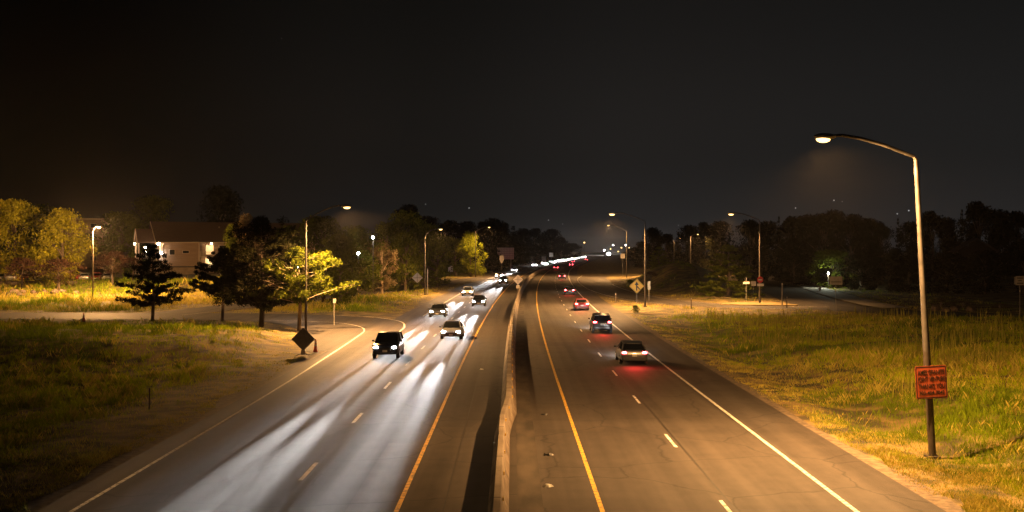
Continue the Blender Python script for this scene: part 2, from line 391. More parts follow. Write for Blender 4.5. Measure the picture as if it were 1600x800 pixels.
def paint_line(name, off, Y0, Y1, wid, m, z=lane_z, step=4.):
    Y = np.arange(Y0, Y1 + .01, step)
    return sheet_along(name, lambda y: c(y) + off - wid / 2, lambda y: c(y) + off + wid / 2, Y, z, m, highway)
paint_line('median_line', 2.62, -24, 700, .14, M['yellow_paint'])
paint_line('median_line', -3.35, -24, 700, .14, M['yellow_paint'])
paint_line('edge_line', 9.97, -24, 700, .15, M['white_paint'])
paint_line('edge_line', -10.55, 128, 700, .14, M['white_worn'])
FOG = catmull([(-12.75, -20), (-12.75, 30), (-12.8, 60), (-13.1, 80), (-13.45, 97), (-13.9, 106), (-15.6, 112.5), (-19, 117.5), (-26, 121)])
strip('edge_line', FOG, -.07, .07, lane_z, M['white_worn'], highway)
strip('edge_line', catmull([(-21, 130.6), (-16, 127), (-12, 119.5), (-10.6, 111), (-10.4, 104)]), -.07, .07, lane_z, M['white_paint'], highway)
def dashes(name, off, Y0, Y1, m, ln=3.05, gap=9.15, wid=.12):
    b = MB(); y = Y0
    while y < Y1:
        a, e = float(c(y)) + off, float(c(y + ln)) + off
        b.add([(a - wid / 2, y, lane_z), (a + wid / 2, y, lane_z), (e + wid / 2, y + ln, lane_z), (e - wid / 2, y + ln, lane_z)], [(0, 1, 2, 3)]); y += ln + gap
    return b.build(name, m, highway)
dashes('lane_dashes', 6.3, 31.0, 520, M['white_paint']); dashes('lane_dashes', -6.95, 37.0, 520, M['white_worn'], wid=.15)
paint_line('joint_seal', 6.52, -24, 420, .07, M['seal'], .004)
paint_line('joint_seal', -6.62, -24, 300, .22, M['seal'], .004)
paint_line('joint_seal', -10.3, -24, 110, .05, M['seal'], .004)
paint_line('joint_seal', -2.0, -24, 200, .04, M['seal'], .004)
paint_line('gutter_strip', .55, -24, 260, .75, mat('gutter_concrete', (.07, .056, .042), .9, col2=(.022, .018, .014), scale=1.2, detail=8, coord='Position', stretch=(1, .3, 1)), .0035)
strip('edge_line', RAMP[:], 3.35, 3.48, lane_z - .005, M['white_paint'], highway); strip('edge_line', RAMP[18:], -3.45, -3.32, lane_z - .004, M['white_paint'], highway)
strip('edge_line', EXIT[18:], -2.9, -2.78, lane_z - .012, M['white_worn'], highway)
# concrete footway beside the street, with its kerb
fw = structure(strip('footway', STREET[34:], 4.5, 8.6, .10, M['concrete_path'], cols=1))
structure(strip('kerb', STREET[30:], 4.3, 4.5, .12, M['concrete_path']))
# dirt track over the mound
TR = catmull([(31.5, 172), (34.5, 190), (37.5, 212), (40, 240), (42, 275)], 14)
T = np.gradient(TR, axis=0); T /= np.linalg.norm(T, axis=1)[:, None]; off = np.linspace(-1.9, 1.9, 5)
TX = TR[:, 0:1] + T[:, 1:2] * off; TY = TR[:, 1:2] - T[:, 0:1] * off
structure(grid_mesh('dirt_track', TX, TY, ground_z(TX, TY) + .07, mat('dirt', (.27, .19, .12), .95, col2=(.15, .10, .06), scale=.7, coord='Position', detail=7)))
# small grass island where the ramp meets the street
isl = MB(); IS = [(28.5, 154.5), (33, 152.2), (38.6, 152.0), (38.8, 154), (37.2, 160), (35.6, 162.3), (32, 160.5), (29.5, 157.5)]
n = len(IS); isl.add([(x, y, -.04) for x, y in IS] + [(x, y, .10) for x, y in IS], [tuple(range(n, 2 * n))] + [(i, (i + 1) % n, (i + 1) % n + n, i + n) for i in range(n)])
structure(isl.build('traffic_island', mat('island_ground', (.26, .19, .08), .95, col2=(.12, .09, .03), scale=1.5, coord='Position')))

# ------------------------------------------------------------------ median barrier
prof = [(-.31, 0), (-.30, .09), (-.20, .30), (-.11, .84), (-.09, .86), (.09, .86), (.11, .84), (.20, .30), (.30, .09), (.31, 0)]
BOFF = lambda Y: np.interp(Y, [0, 46, 52, 132, 3000], [-.40, -.40, -.16, -.22, -.22])
t = M['concrete'].node_tree; bs = t.nodes['Principled BSDF']; lk = bs.inputs['Base Color'].links[0]; srcc = lk.from_socket
sp = N(t, 'ShaderNodeSeparateXYZ'); t.links.new(N(t, 'ShaderNodeNewGeometry').outputs['Position'], sp.inputs[0])
fr = math_node(t, 'FRACT', math_node(t, 'MULTIPLY', sp.outputs['Y'], 1 / 6.1)); jt = ramp(t, fr, [(0, (.3, .28, .26)), (.012, (1, 1, 1))], 'CONSTANT')
# grime climbing from the roadway, in blotches
gn = N(t, 'ShaderNodeTexNoise'); gn.inputs['Scale'].default_value = 1.6; gn.inputs['Detail'].default_value = 7; t.links.new(N(t, 'ShaderNodeNewGeometry').outputs['Position'], gn.inputs['Vector'])
gr = ramp(t, math_node(t, 'ADD', math_node(t, 'MULTIPLY', sp.outputs['Z'], .55), gn.outputs[0]), [(.5, (.5, .46, .42)), (.8, (1, 1, 1))], 'LINEAR')
cc = srcc
for q in (jt, gr):
    mm = N(t, 'ShaderNodeMix', data_type='RGBA', blend_type='MULTIPLY'); mm.inputs[0].default_value = 1; t.links.new(cc, mm.inputs[6]); t.links.new(q, mm.inputs[7]); cc = mm.outputs[2]
t.links.new(cc, bs.inputs['Base Color'])
def barrier_mesh():
    b = MB(); secs = []
    Y = np.concatenate([np.arange(-20, 46, 3.), [46, 49, 52], np.arange(55, 240, 5.), np.arange(240, 700, 10.)])
    for y in Y:
        k = 1 + .0 * y; cx = float(c(y) + BOFF(y)); wide = 1.0 + (.22 if 49 < y < 400 else 0)
        secs.append([(cx + px * wide, y, pz + .002) for px, pz in prof])
    return b.loft(secs)
bar = thing('concrete_barrier', 'long pale concrete median barrier dividing the two carriageways and curving right', 'barrier')
bm_ = barrier_mesh().build('barrier_wall', M['concrete'], bar)
base_ref = None
for k in range(34):
    y = 31 + k * 3.6; x = float(c(y) + BOFF(y)) + .135 * (1.22 if y > 49 else 1)
    if base_ref is None:
        base_ref = MB().box((0, 0, 0), (.035, .12, .10)).build('reflector', M['reflector'], bar); r_ = base_ref
    else:
        r_ = base_ref.copy(); col.objects.link(r_)
    r_.location = (x + .02, y, .72)
# debris on the median shoulder
for x, y, s, m_, lb in ((1.35, 41.5, .22, 'trim', 'dark scrap of tyre lying on the shoulder right of the barrier, nearest the camera'), (1.5, 51.6, .16, 'trim', 'small dark scrap on the shoulder right of the barrier, second from the camera'), (1.15, 36.0, .16, 'plate', 'pale crumpled litter beside the concrete gutter near the camera'), (-1.9, 71, .12, 'plate', 'pale litter lying left of the barrier')):
    b = MB(); vs = []
    for i in range(9):
        a = i / 9 * 6.283; q = s * random.uniform(.4, 1); vs.append((q * math.cos(a) * 1.5, q * math.sin(a)))
    b.add([(p, q, .006) for p, q in vs] + [(p * .6, q * .6, .05 + random.random() * .05) for p, q in vs], [(i, (i + 1) % 9, (i + 1) % 9 + 9, i + 9) for i in range(9)] + [tuple(range(9, 18))])
    o = b.build('road_debris', M[m_], loc=(x, y, 0)); tag(o, lb, 'debris')

# ------------------------------------------------------------------ street lamps
def lamp_light(root, loc, power, colr=LAMP_COL, size=R(168), blend=.4, rad=.18, tilt=0., fwd=0.):
    ld = bpy.data.lights.new('lamp_light', 'POINT' if size > 6 else 'SPOT'); ld.energy = power * LAMP; ld.color = colr
    if size <= 6: ld.spot_size = size; ld.spot_blend = blend
    ld.shadow_soft_size = rad
    lo = bpy.data.objects.new('lamp_light', ld); lo.location = loc; lo.rotation_euler = (fwd, tilt, 0); link(lo, root); return lo
def street_lamp(label, x, y, H, hx, hz, power, curved=False, lean=0., brown=3.1, r0=.125, hs=1.0, detail=True, group='cobra head street lamps', toward=0., lens='lamp_lens', size=168, tilt=0., blend=.4, fwd=0.):
    """pole at x,y; lamp head at offset hx and height hz"""
    root = thing('street_lamp', label, 'street lamp', (x, y, gh(x, y)), 0, group); z0 = root.location.z
    H -= z0; hz -= z0; L = lean; n = 10 if detail else 6
    MB().box((0, 0, .06), (r0 * 3.4, r0 * 3.4, .12)).build('base_plate', M['bronze'], root)
    if brown: MB().tube([(0, 0, .1), (L * brown / H, 0, brown)], [r0, r0 * .95], n).build('lower_pole', M['bronze'], root, True)
    MB().tube([(L * brown / H, 0, brown), (L, 0, H)], [r0 * .94, r0 * .62], n).build('pole', M['galv'], root, True)
    s = 1 if hx > 0 else -1; ra = r0 * .48
    if curved:
        rr = abs(hx) * .8; pts = [(L, 0, H - .05)]
        for k in range(9):
            a = k / 8 * math.pi / 2; pts.append((L + s * rr * (1 - math.cos(a)), toward * k / 16, H + (hz - H) * math.sin(a)))
        pts.append((hx, toward, hz + .03))
    else:
        dx = hx - L; dz = hz - H
        pts = [(L, 0, H - .12), (L, 0, H), (L + s * .10, 0, H + .14), (L + .35 * dx, toward * .3, H + .5 * dz + .18), (L + .62 * dx, toward * .6, H + .84 * dz + .16), (L + .82 * dx, toward * .8, hz + .13), (hx - s * .35, toward, hz + .09)]
    MB().tube(pts, [ra * 1.15] * 2 + [ra] * (len(pts) - 3) + [ra * .8], 8).build('arm', M['galv'], root, True)
    hd = MB().ell((hx, toward, hz + .06), (.42 * hs, .17 * hs, .13 * hs), 14, 6); hd.build('lamp_head', M['lamp_shell'], root, True)
    MB().ell((hx + s * .06, toward, hz - .045 * hs), (.27 * hs, .15 * hs, .13 * hs), 14, 6).build('lens', M[lens], root, True)
    if power: lamp_light(root, (hx + s * .06, toward, hz - .22 * hs), power, size=R(size), tilt=-s * R(tilt), blend=blend, fwd=R(fwd))
    return root
A = []
street_lamp('tall galvanised lamp at right edge carrying the orange thank you sign', gx(1457, 43), 43.0, 11.0, gx(1274, 43) - gx(1457, 43), gz(221, 43), 18500, lean=gx(1431, 43) - gx(1457, 43), brown=4.1, r0=.14, toward=-1.3, size=170, tilt=-14, blend=.5, fwd=11)
street_lamp('lit lamp behind the yellow merge sign, arm reaching over the right carriageway', gx(1008, 148), 148, gz(347, 148), gx(957, 148) - gx(1008, 148), gz(334, 148), 21000, size=160, tilt=8, hs=1.35)
street_lamp('lit lamp on the small grass island with a red disc sign on its pole', gx(1187, 158.5), 158.5, gz(345, 158.5), gx(1143, 158.5) - gx(1187, 158.5), gz(334, 158.5), 17000, size=150, tilt=12, hs=1.35)
street_lamp('distant lamp on the right verge just beyond the entry ramp', gx(979, 303), 303, gz(362, 303), gx(951, 303) - gx(979, 303), gz(352, 303), 26000, detail=False)
street_lamp('lit lamp standing beside the grey diamond sign on the left verge', gx(478, 105), 105, gz(345, 105), gx(541, 105) - gx(478, 105), gz(323, 105), 30000, size=170, tilt=8, hs=1.2)
street_lamp('lamp with a smoothly curved arm beside the grey diamond sign on the far left verge', gx(664, 189), 189, gz(374, 189), gx(688, 189) - gx(664, 189), gz(358, 189), 15000, curved=True, brown=2.5)
street_lamp('far lamp in front of the bright yellow tree on the left', gx(743, 310), 310, gz(362, 310), gx(764, 310) - gx(743, 310), gz(355, 310), 15000, detail=False)
street_lamp('lit short armed lamp in front of the parked cars on the left field', gx(145, 174), 174, gz(362, 174), gx(154, 174) - gx(145, 174), gz(354, 174), 44000, brown=8.2, r0=.11, size=360, hs=1.2)  # brown run far up this pole to darken it near its own light
street_lamp('small distant lamp left of the island lamp, up on the far mound', gx(1079, 330), 330, gz(370, 330), gx(1090, 330) - gx(1079, 330), gz(366, 330), 16000, detail=False, hs=.9)
street_lamp('smallest distant lamp seen over the dark tree beside the far mound', gx(1053, 420), 420, gz(375, 420), gx(1062, 420) - gx(1053, 420), gz(372, 420), 4000, detail=False, hs=.9)
# lamps of the town where the highway meets the skyline
far_l = [(944, 391, 900), (954, 389, 1000), (971, 387, 900), (978, 383, 1050), (983, 387, 1150), (966, 393, 950), (958, 383, 1250), (913, 379, 760)]
src = None
for i, (px, py, Y) in enumerate(far_l):
    x = gx(px, Y); z = gz(py, Y)
    root = thing('distant_lamp', 'tiny distant lamp of the town where the highway meets the skyline', 'lamp post', (x, Y, 0), 0, 'lamps on the skyline')
    MB().tube([(0, 0, 0), (0, 0, z)], .14, 6).build('pole', M['galv'], root)
    MB().ell((0, -.2, z), (.55, .4, .4), 8, 6).build('bulb', M['lamp_lens' if i % 3 else 'lamp_white'], root)

root = thing('flood_lamp', 'single brilliant white lamp just right of where the highway vanishes', 'lamp post', (gx(951, 1500), 1500, 0), 0); MB().tube([(0, 0, 0), (0, 0, gz(397, 1500) + .5)], .2, 6).build('pole', M['galv'], root); MB().ell((0, -.4, max(1.5, gz(397, 1500))), (1.9, .8, 1.5), 10, 8).build('bulb', M['head_far'], root)  # taken for a far headlamp; built as an added lamp on a pole
# ------------------------------------------------------------------ signs
def rrect(wd, ht, r, n=4):
    P = []
    for cx, cz, a0 in ((wd / 2 - r, ht / 2 - r, 0), (-wd / 2 + r, ht / 2 - r, 90), (-wd / 2 + r, -ht / 2 + r, 180), (wd / 2 - r, -ht / 2 + r, 270)):
        for k in range(n + 1):
            a = R(a0 + 90 * k / n); P.append((cx + r * math.cos(a), cz + r * math.sin(a)))
    return P
def rot2(P, a): return [(x * math.cos(a) - z * math.sin(a), x * math.sin(a) + z * math.cos(a)) for x, z in P]
def shift(P, dx, dz): return [(x + dx, z + dz) for x, z in P]
def text_mesh(name, body, size, loc, m, parent, width=None, rx=R(90), ry=0.):
    cu = bpy.data.curves.new(name, 'FONT'); cu.body = body; cu.size = size; cu.align_x = 'CENTER'; cu.align_y = 'CENTER'; cu.extrude = .003; cu.offset = size * .004
    to = bpy.data.objects.new(name, cu); col.objects.link(to); bpy.context.view_layer.update()
    dg = bpy.context.evaluated_depsgraph_get(); me = bpy.data.meshes.new_from_object(to.evaluated_get(dg)); bpy.data.objects.remove(to)
    xsv = [v.co.x for v in me.vertices]; wd = max(xsv) - min(xsv); mx = (max(xsv) + min(xsv)) / 2; k = (width / wd) if width else 1
    for v in me.vertices: v.co.x = (v.co.x - mx) * k
    me.materials.clear(); me.materials.append(m)
    o = bpy.data.objects.new(name, me); link(o, parent); o.location = loc; o.rotation_euler = (rx, ry, 0); return o
def sign(name, label, cat, x, y, zc, wd, ht, face, r=.04, diamond=False, post=True, post_r=.035, rz=0, braces=False, post_top=None, post_mat='steel_post', group=None, post_dx=0., thick=.02):
    z0 = gh(x, y); root = thing(name, label, cat, (x, y, z0), rz, group); zc -= z0
    P = rrect(wd, ht, r)
    if diamond: P = rot2(P, R(45))
    MB().prism(shift(P, 0, zc), -.04 - thick, -.04).build('panel', face, root)
    if post:
        top = post_top if post_top is not None else zc + ht * .45
        MB().tube([(post_dx, 0, -.05), (post_dx, 0, top)], post_r, 8).build('post', M[post_mat], root, True)
    if braces:
        q = wd * (1.25 if diamond else .92)
        MB().box((0, -.075, zc), (q, .025, .07)).build('brace', M['sign_grey'], root)
        if diamond: MB().box((0, -.085, zc), (.07, .025, q)).build('brace', M['sign_grey'], root)
    return root, zc
# orange thank you sign on the big lamp's pole
Y = 42.78; sx = gx(1455, Y); zc = gz(597, Y); tilt = R(-3)
sg = thing('construction_sign', 'orange thank you sign with four lines of black lettering on the right lamp pole', 'sign', (sx, Y, zc), 0)
P = rot2(rrect(1.20, 1.24, .06), tilt * -1)
MB().prism(P, -.015, 0).build('panel', M['sign_orange'], sg)
b = MB(); O = rot2(rrect(1.16, 1.20, .05), -tilt); I = rot2(rrect(1.09, 1.13, .04), -tilt); n = len(O)
b.add([(x, -.018, z) for x, z in O] + [(x, -.018, z) for x, z in I] + [(x, -.0155, z) for x, z in O] + [(x, -.0155, z) for x, z in I], [(i, (i + 1) % n, (i + 1) % n + n, i + n) for i in range(n)]); b.build('border', M['black'], sg)
for body, dz, wd in (('AMES GRANITE', .37, 1.0), ('JOINT VENTURE', .115, 1.04), ('THANKS YOU', -.155, 1.0), ('303-404-7042', -.41, .96)):
    text_mesh('lettering', body, .25 if dz > -.3 else .21, (-.0 + dz * math.sin(tilt), -.021, dz), M['black'], sg, wd, ry=tilt)
for zq in (.3, -.3): MB().tube([(-.02, .19, zq - .03), (-.02, .19, zq + .03)], .17, 12).build('clamp', M['galv'], sg)
# yellow merge sign
root, zc = sign('merge_sign', 'yellow diamond merge sign with black arrows beside the entry ramp', 'road sign', gx(995, 137), 137, gz(447, 137), 1.3, 1.3, M['sign_yellow'], .06, True, post_mat='steel_post')
bO = rot2(rrect(1.22, 1.22, .05), R(45)); bI = rot2(rrect(1.15, 1.15, .04), R(45)); n = len(bO); b = MB()
b.add([(x, -.064, z + zc) for x, z in bO] + [(x, -.064, z + zc) for x, z in bI], [(i, (i + 1) % n, (i + 1) % n + n, i + n) for i in range(n)]); b.build('border', M['black'], root)
b = MB(); b.prism([(-.09, -.55 + zc), (.05, -.55 + zc), (.05, .12 + zc), (-.09, .12 + zc)], -.07, -.062); b.prism([(-.27, .12 + zc), (.23, .12 + zc), (-.02, .58 + zc)], -.07, -.062)
b.prism([(.052, -.16 + zc), (.36, -.48 + zc), (.36, -.29 + zc), (.052, .04 + zc)], -.07, -.062); b.build('arrow', M['black'], root)
# left side signs
root, zc = sign('work_sign', 'dark grey backed diamond work sign on a low stand at the left road edge', 'road sign', gx(474, 80.5), 80.5, gz(530, 80.5), 1.2, 1.2, M['sign_grey'], .05, True, post=False)
MB().tube([(0, 0, .25), (0, 0, zc + .75)], .025, 6).build('mast', M['steel_post'], root); MB().box((0, 0, .28), (.30, .30, .34)).build('spring_box', M['steel_post'], root)
for k in range(4):
    a = R(45 + 90 * k); MB().tube([(0, 0, .22), (math.cos(a) * .75, math.sin(a) * .55, .04)], .022, 6).build('leg', M['galv'], root)
def cone(label, x, y, h=1.0):
    root = thing('traffic_cone', label, 'traffic cone', (x, y, gh(x, y)), 0, 'traffic cones')
    MB().box((0, 0, .04), (.42, .42, .08)).build('foot', M['trim'], root)
    MB().tube([(0, 0, .081), (0, 0, h * .35), (0, 0, h * .9), (0, 0, h)], [.17, .13, .05, .045], 14).build('cone_body', M['cone'], root, True)
    for z0, z1 in ((.50, .62), (.70, .80)):
        q = lambda z: np.interp(z, [.08, .35, .9, 1], [.17, .13, .05, .045]) + .004
        MB().tube([(0, 0, h * z0), (0, 0, h * z1)], [q(z0), q(z1)], 14).build('band', M['sign_white'], root, True)
cone('orange traffic cone with white bands standing beside the dark diamond work sign', gx(493, 83.5), 83.5, 1.05)
cone('small orange traffic cone at the far edge of the side road', gx(139, 121), 119.5, .95)
root, zc = sign('post_sign', 'thin pale post with a small angled marker on top beside the side road', 'road sign', gx(522, 113), 113, gz(470, 113), .5, .45, M['sign_back'], .03, False, rz=R(62))
root, zc = sign('diamond_sign', 'grey back of a diamond sign beside the curved arm lamp', 'road sign', gx(652, 186), 186, gz(434, 186), 1.25, 1.25, M['sign_back'], .05, True, braces=True, post_mat='wood_post')
o = MB().tube([(0, 0, 0), (0, 0, gz(420, 186))], .06, 8).build('marker_post', M['sign_white'], None, True, (gx(668, 187), 187, 0)); tag(o, 'slim pale post right of the curved arm lamp', 'post')
sign('square_sign', 'pale square sign on a post before the bright yellow tree', 'road sign', gx(704, 270), 270, gz(420, 270), 1.1, 1.5, M['sign_white'], .05)
root, zc = sign('guide_sign', 'large grey back of a highway guide sign far up the left carriageway', 'road sign', gx(790, 400), 400, gz(396, 400), 5.9, 4.1, M['sign_back'], .2, post=False)
for dx in (-1.9, 1.9): MB().tube([(dx, .08, -.1), (dx, .08, zc + 2)], .13, 8).build('post', M['steel_post'], root)
for k in range(5): MB().box((0, -.085, zc - 1.6 + k * .8), (5.7, .04, .09)).build('brace', M['sign_grey'], root)
for k in range(6): MB().box((-2.5 + k, -.11, zc), (.05, .03, 3.9)).build('brace', M['sign_grey'], root)
root, zc = sign('shield_sign', 'stacked pale sign panels on one post in front of the big guide sign', 'road sign', gx(784, 340), 340, gz(403, 340), 1.3, 1.4, M['sign_back'], .06)
MB().prism([(-.55, zc - .74), (.55, zc - .74), (0, zc - 1.75)], -.06, -.04).build('panel', M['sign_back'], root)
root, zc = sign('diamond_sign', 'grey braced diamond sign back standing at the left foot of the median barrier', 'road sign', float(c(205)) + BOFF(205) - .62, 205, gz(437, 205), 1.3, 1.3, M['sign_back'], .05, True, braces=True)
MB().prism(rrect(.62, .62, .03) if False else shift(rrect(.62, .62, .03), 0, zc - 1.28), -.06, -.04).build('panel', M['sign_back'], root)
Y = 450; sign('barrier_sign', 'pale sign standing against the far median barrier before the bend', 'road sign', float(c(Y)) - 1.1, Y, gz(406, Y), 1.7, 2.6, M['sign_white'], .1)
Y = 520; sign('barrier_sign', 'smaller pale sign further along the far median barrier', 'road sign', float(c(Y)) - 1.1, Y, gz(398, Y), 1.9, 1.9, M['sign_white'], .1)
sign('route_sign', 'pale square sign low beside the distant lamp on the right verge', 'road sign', gx(973, 330), 330, gz(400, 330), 1.3, 1.4, M['sign_white'], .05)
sign('blue_marker', 'narrow pale blue marker plate just right of the merge sign lamp', 'road sign', gx(1014, 168), 168, gz(446, 168), .42, 1.25, M['sign_blue'], .03)
# junction signs right
root, zc = sign('street_name_sign', 'street name plate on a post left of the island lamp', 'road sign', gx(1166, 166), 166, gz(442, 166), .95, .32, M['sign_white'], .02, post_top=gz(433, 166))
root, zc = sign('square_sign', 'dull square sign back just left of the island lamp pole', 'road sign', gx(1177, 178), 178, gz(443, 178), .82, .75, M['sign_back'], .04)
root, zc = sign('no_entry_sign', 'red disc sign with a white bar on the island lamp pole', 'road sign', gx(1187, 158.5), 158.22, gz(437, 158.5), .1, .1, M['sign_red'], .03, post=False)
for ch in list(root.children): bpy.data.objects.remove(ch)
disc = [(.42 * math.cos(k / 24 * 6.2832), .46 * math.sin(k / 24 * 6.2832) + zc) for k in range(24)]
MB().prism(disc, -.03, -.01).build('panel', M['sign_red'], root); MB().prism(shift(rrect(.56, .16, .02), 0, zc), -.036, -.0305).build('bar', M['sign_white'], root)
MB().box((0, .02, zc), (.3, .05, .05)).build('bracket', M['galv'], root)
MB().prism(shift(rrect(.95, .34, .02), .05, zc - .72), -.03, -.01).build('plate', M['sign_white'], root)
for px, yy, top, lb in ((1222, 150.5, 442, 'tall slim delineator post right of the island lamp'), (1229.5, 146.8, 463, 'short dark delineator post at the right tip of the island'), (1080, 143.5, 465, 'short slim delineator post on the near verge of the entry ramp'), (962, 160, 458, 'small delineator post with a white cap at the ramp nose')):
    x = gx(px, yy); z0 = gh(x, yy); ht = gz(top, yy) - z0
    root = thing('delineator_post', lb, 'post', (x, yy, z0), 0, 'delineator posts')
    MB().box((0, 0, ht / 2), (.11, .05, ht)).build('stake', M['steel_post' if 'tall' in lb else 'wood_post'], root); MB().box((0, -.032, ht - .14), (.10, .012, .2)).build('reflector', M['sign_white'], root)
o = MB().tube([(0, 0, -.1), (.03, 0, 1.02)], .035, 8).build('stake', M['wood_post'], None, True); x, yy = gx(233, 53.5), 53.5; o.location = (x, yy, gh(x, yy)); tag(o, 'short dark stake in the dry grass at lower left', 'post')
root, zc = sign('board_sign', 'wide pale sign back with a dark bar beside the dark street', 'road sign', gx(1306, 136), 136, gz(438.5, 136), 1.55, 1.02, M['sign_back'], .04, post_top=gz(438, 136), braces=False)
MB().box((0, -.075, zc - .15), (1.25, .03, .10)).build('brace', M['sign_grey'], root)
sign('small_sign', 'small pale sign among the trees across the dark street', 'road sign', gx(1273, 230), 230, gz(425, 230), .9, 1.0, M['sign_white'], .05)
root, zc = sign('lettered_sign', 'pale sign with dark lines of lettering at the right edge', 'road sign', gx(1593.5, 131), 131, gz(438.5, 131), 1.0, 1.05, M['sign_back'], .04)
for dz in (.3, 0, -.3): MB().box((.0, -.064, zc + dz), (.72 if dz else .42, .006, .14)).build('lettering', M['sign_grey'], root)
MB().box((-.58, -.03, zc), (.12, .03, .9)).build('side_plate', M['sign_back'], root)
x, yy = gx(1281, 205), 205
root = thing('fire_hydrant', 'small pale hydrant on the footway across the street', 'hydrant', (x, yy, gh(x, yy)), 0)
MB().tube([(0, 0, 0), (0, 0, .1), (0, 0, .11), (0, 0, .75)], [.24, .24, .16, .16], 10).build('barrel', M['sign_back'], root, True); MB().ell((0, 0, .78), (.2, .2, .2), 10, 6).build('cap', M['sign_back'], root, True); MB().tube([(-.3, 0, .55), (.3, 0, .55)], .09, 8).build('outlet', M['sign_back'], root)

# ------------------------------------------------------------------ trees
def leaves(name, C, Rr, per, size, m, seed, parent, droop=0., aspect=.5, shell=.55):
    g_ = np.random.default_rng(seed); C = np.asarray(C); Rr = np.asarray(Rr); n = len(C) * per
    idx = np.repeat(np.arange(len(C)), per); d = g_.normal(size=(n, 3)); d /= np.linalg.norm(d, axis=1)[:, None]
    r = g_.random(n) ** shell; P = C[idx] + d * (r[:, None] * Rr[idx][:, None]) * np.array([1, 1, .8])
    a = g_.normal(size=(n, 3)); a[:, 2] -= droop; a /= np.linalg.norm(a, axis=1)[:, None]
    b = np.cross(a, g_.normal(size=(n, 3))); b /= np.linalg.norm(b, axis=1)[:, None] + 1e-9
    s = size * (.6 + .8 * g_.random(n))[:, None]
    V = np.stack([P - a * s, P + b * s * aspect, P + a * s, P - b * s * aspect], 1).reshape(-1, 3)
    return fast_mesh(name, V, np.arange(4 * n).reshape(n, 4), m, parent)
def limb(b, p0, p1, r0, r1, bend=.1, n=5):
    p0 = np.array(p0); p1 = np.array(p1); q = np.linalg.norm(p1 - p0); k = np.array([random.uniform(-1, 1), random.uniform(-1, 1), random.uniform(0, .8)]) * bend * q
    pts = [p0 + (p1 - p0) * t + k * math.sin(math.pi * t) for t in np.linspace(0, 1, n)]
    b.tube(pts, [r0 + (r1 - r0) * t for t in np.linspace(0, 1, n)], 6)
def broadleaf(H, W, leafm, seed, clumps=46, per=150, leaf=.2, low=.12, barkm='bark', droop=0., lump=.17):
    """a 'proto' of unit placement; crown bottom at low*H"""
    random.seed(seed); root = bpy.data.objects.new('tree', None); link(root)
    b = MB(); b.tube([(0, 0, -.2), (.05 * W * .2, 0, H * .2), (0, .02 * W, H * .55), (0, 0, H * .8)], [H * .03, H * .022, H * .014, H * .004], 8)
    C = []; Rr = []
    for i in range(clumps):
        t = random.random(); a = random.uniform(0, 6.283); zz_ = low + (1 - low) * (t ** .85)
        prof_ = math.sin(math.pi * min(.97, .18 + .80 * (zz_ - low) / (1 - low))) ** .6 * (1 if zz_ < .75 else 1)
        q = W / 2 * prof_ * random.uniform(.35, .92) * (1 + .25 * math.sin(3 * a + seed))
        rr = W * lump * random.uniform(.6, 1.2); C.append((q * math.cos(a), q * math.sin(a), min(zz_ * H, H - rr * .7))); Rr.append(rr)
    for i in range(0, clumps, 3):
        p = C[i]; h0 = max(H * .12, min(p[2] * .65, H * .6)); limb(b, (0, 0, h0), p, H * .010, H * .002)
    b.build('trunk', M[barkm], root, True)
    leaves('crown', C, Rr, per, leaf, M[leafm], seed, root, droop)
    return root
def conifer(H, W, leafm, seed, tiers=13, per=60, leaf=.17, low=.14, power=.9, barkm='bark', up=.12, dens=7, trunk=True, irregular=.25):
    random.seed(seed); root = bpy.data.objects.new('tree', None); link(root)
    b = MB(); b.tube([(0, 0, -.2), (.02 * H, 0, H * .35), (0, .01 * H, H * .7), (0, 0, H * .98)], [H * .026, H * .020, H * .011, H * .002], 8)
    C = []; Rr = []
    for k in range(tiers):
        t = (k + random.uniform(-.3, .3)) / (tiers - 1); t = min(1, max(0, t)); z = H * (low + (1 - low) * t * .97); L = W / 2 * ((1 - t) ** power) + .05 * W
        nb = max(3, int(dens * (1 - t * .5))); a0 = random.random() * 6.28
        for j in range(nb):
            a = a0 + 6.283 * j / nb + random.uniform(-.3, .3); l = L * random.uniform(1 - 2 * irregular, 1 + irregular * .5)
            tip = (l * math.cos(a), l * math.sin(a), z + up * l * random.uniform(.2, 1.6))
            limb(b, (0, 0, z), tip, H * .006 * (1 - t * .6), H * .0015, .06, 4)
            for q in np.linspace(.42, 1.0, max(2, int(l / (W * .075)))):
                C.append((tip[0] * q + random.uniform(-1, 1) * W * .025, tip[1] * q + random.uniform(-1, 1) * W * .025, z + (tip[2] - z) * q + W * .012)); Rr.append(W * .052 * random.uniform(.7, 1.25))
    b.build('trunk', M[barkm], root, True)
    leaves('crown', C, Rr, per, leaf, M[leafm], seed, root, -.6, .22)
    return root
def shrub(H, W, leafm, seed, clumps=22, per=90, leaf=.16):
    return broadleaf(H, W, leafm, seed, clumps, per, leaf, .34, 'bark', 0, .16)
def place_tree(proto, name, label, px, Y, top, wpx, base=None, group=None, rz=None, cat='tree', PH=10., PW=8.):
    x = gx(px, Y); z0 = gh(x, Y) if base is None else base
    o = copy_tree(proto); o.name = name; o.location = (x, Y, z0)
    hz = (gz(top, Y) - z0) / PH; hw = wpx * Y / FPX / PW
    o.scale = (hw, hw, hz); o.rotation_euler.z = random.uniform(0, 6.28) if rz is None else rz
    return tag(o, label, cat, group)
PW_ = broadleaf(10, 8, 'leaf_willow', 11, 58, 190, .15, .08, droop=1.2)
PW2 = broadleaf(10, 8, 'leaf_willow', 12, 52, 190, .15, .05, droop=1.2)
PG1 = broadleaf(10, 8, 'leaf_green', 21, 50, 170, .17, .06); PG2 = broadleaf(10, 8, 'leaf_green', 22, 60, 150, .17, .03)
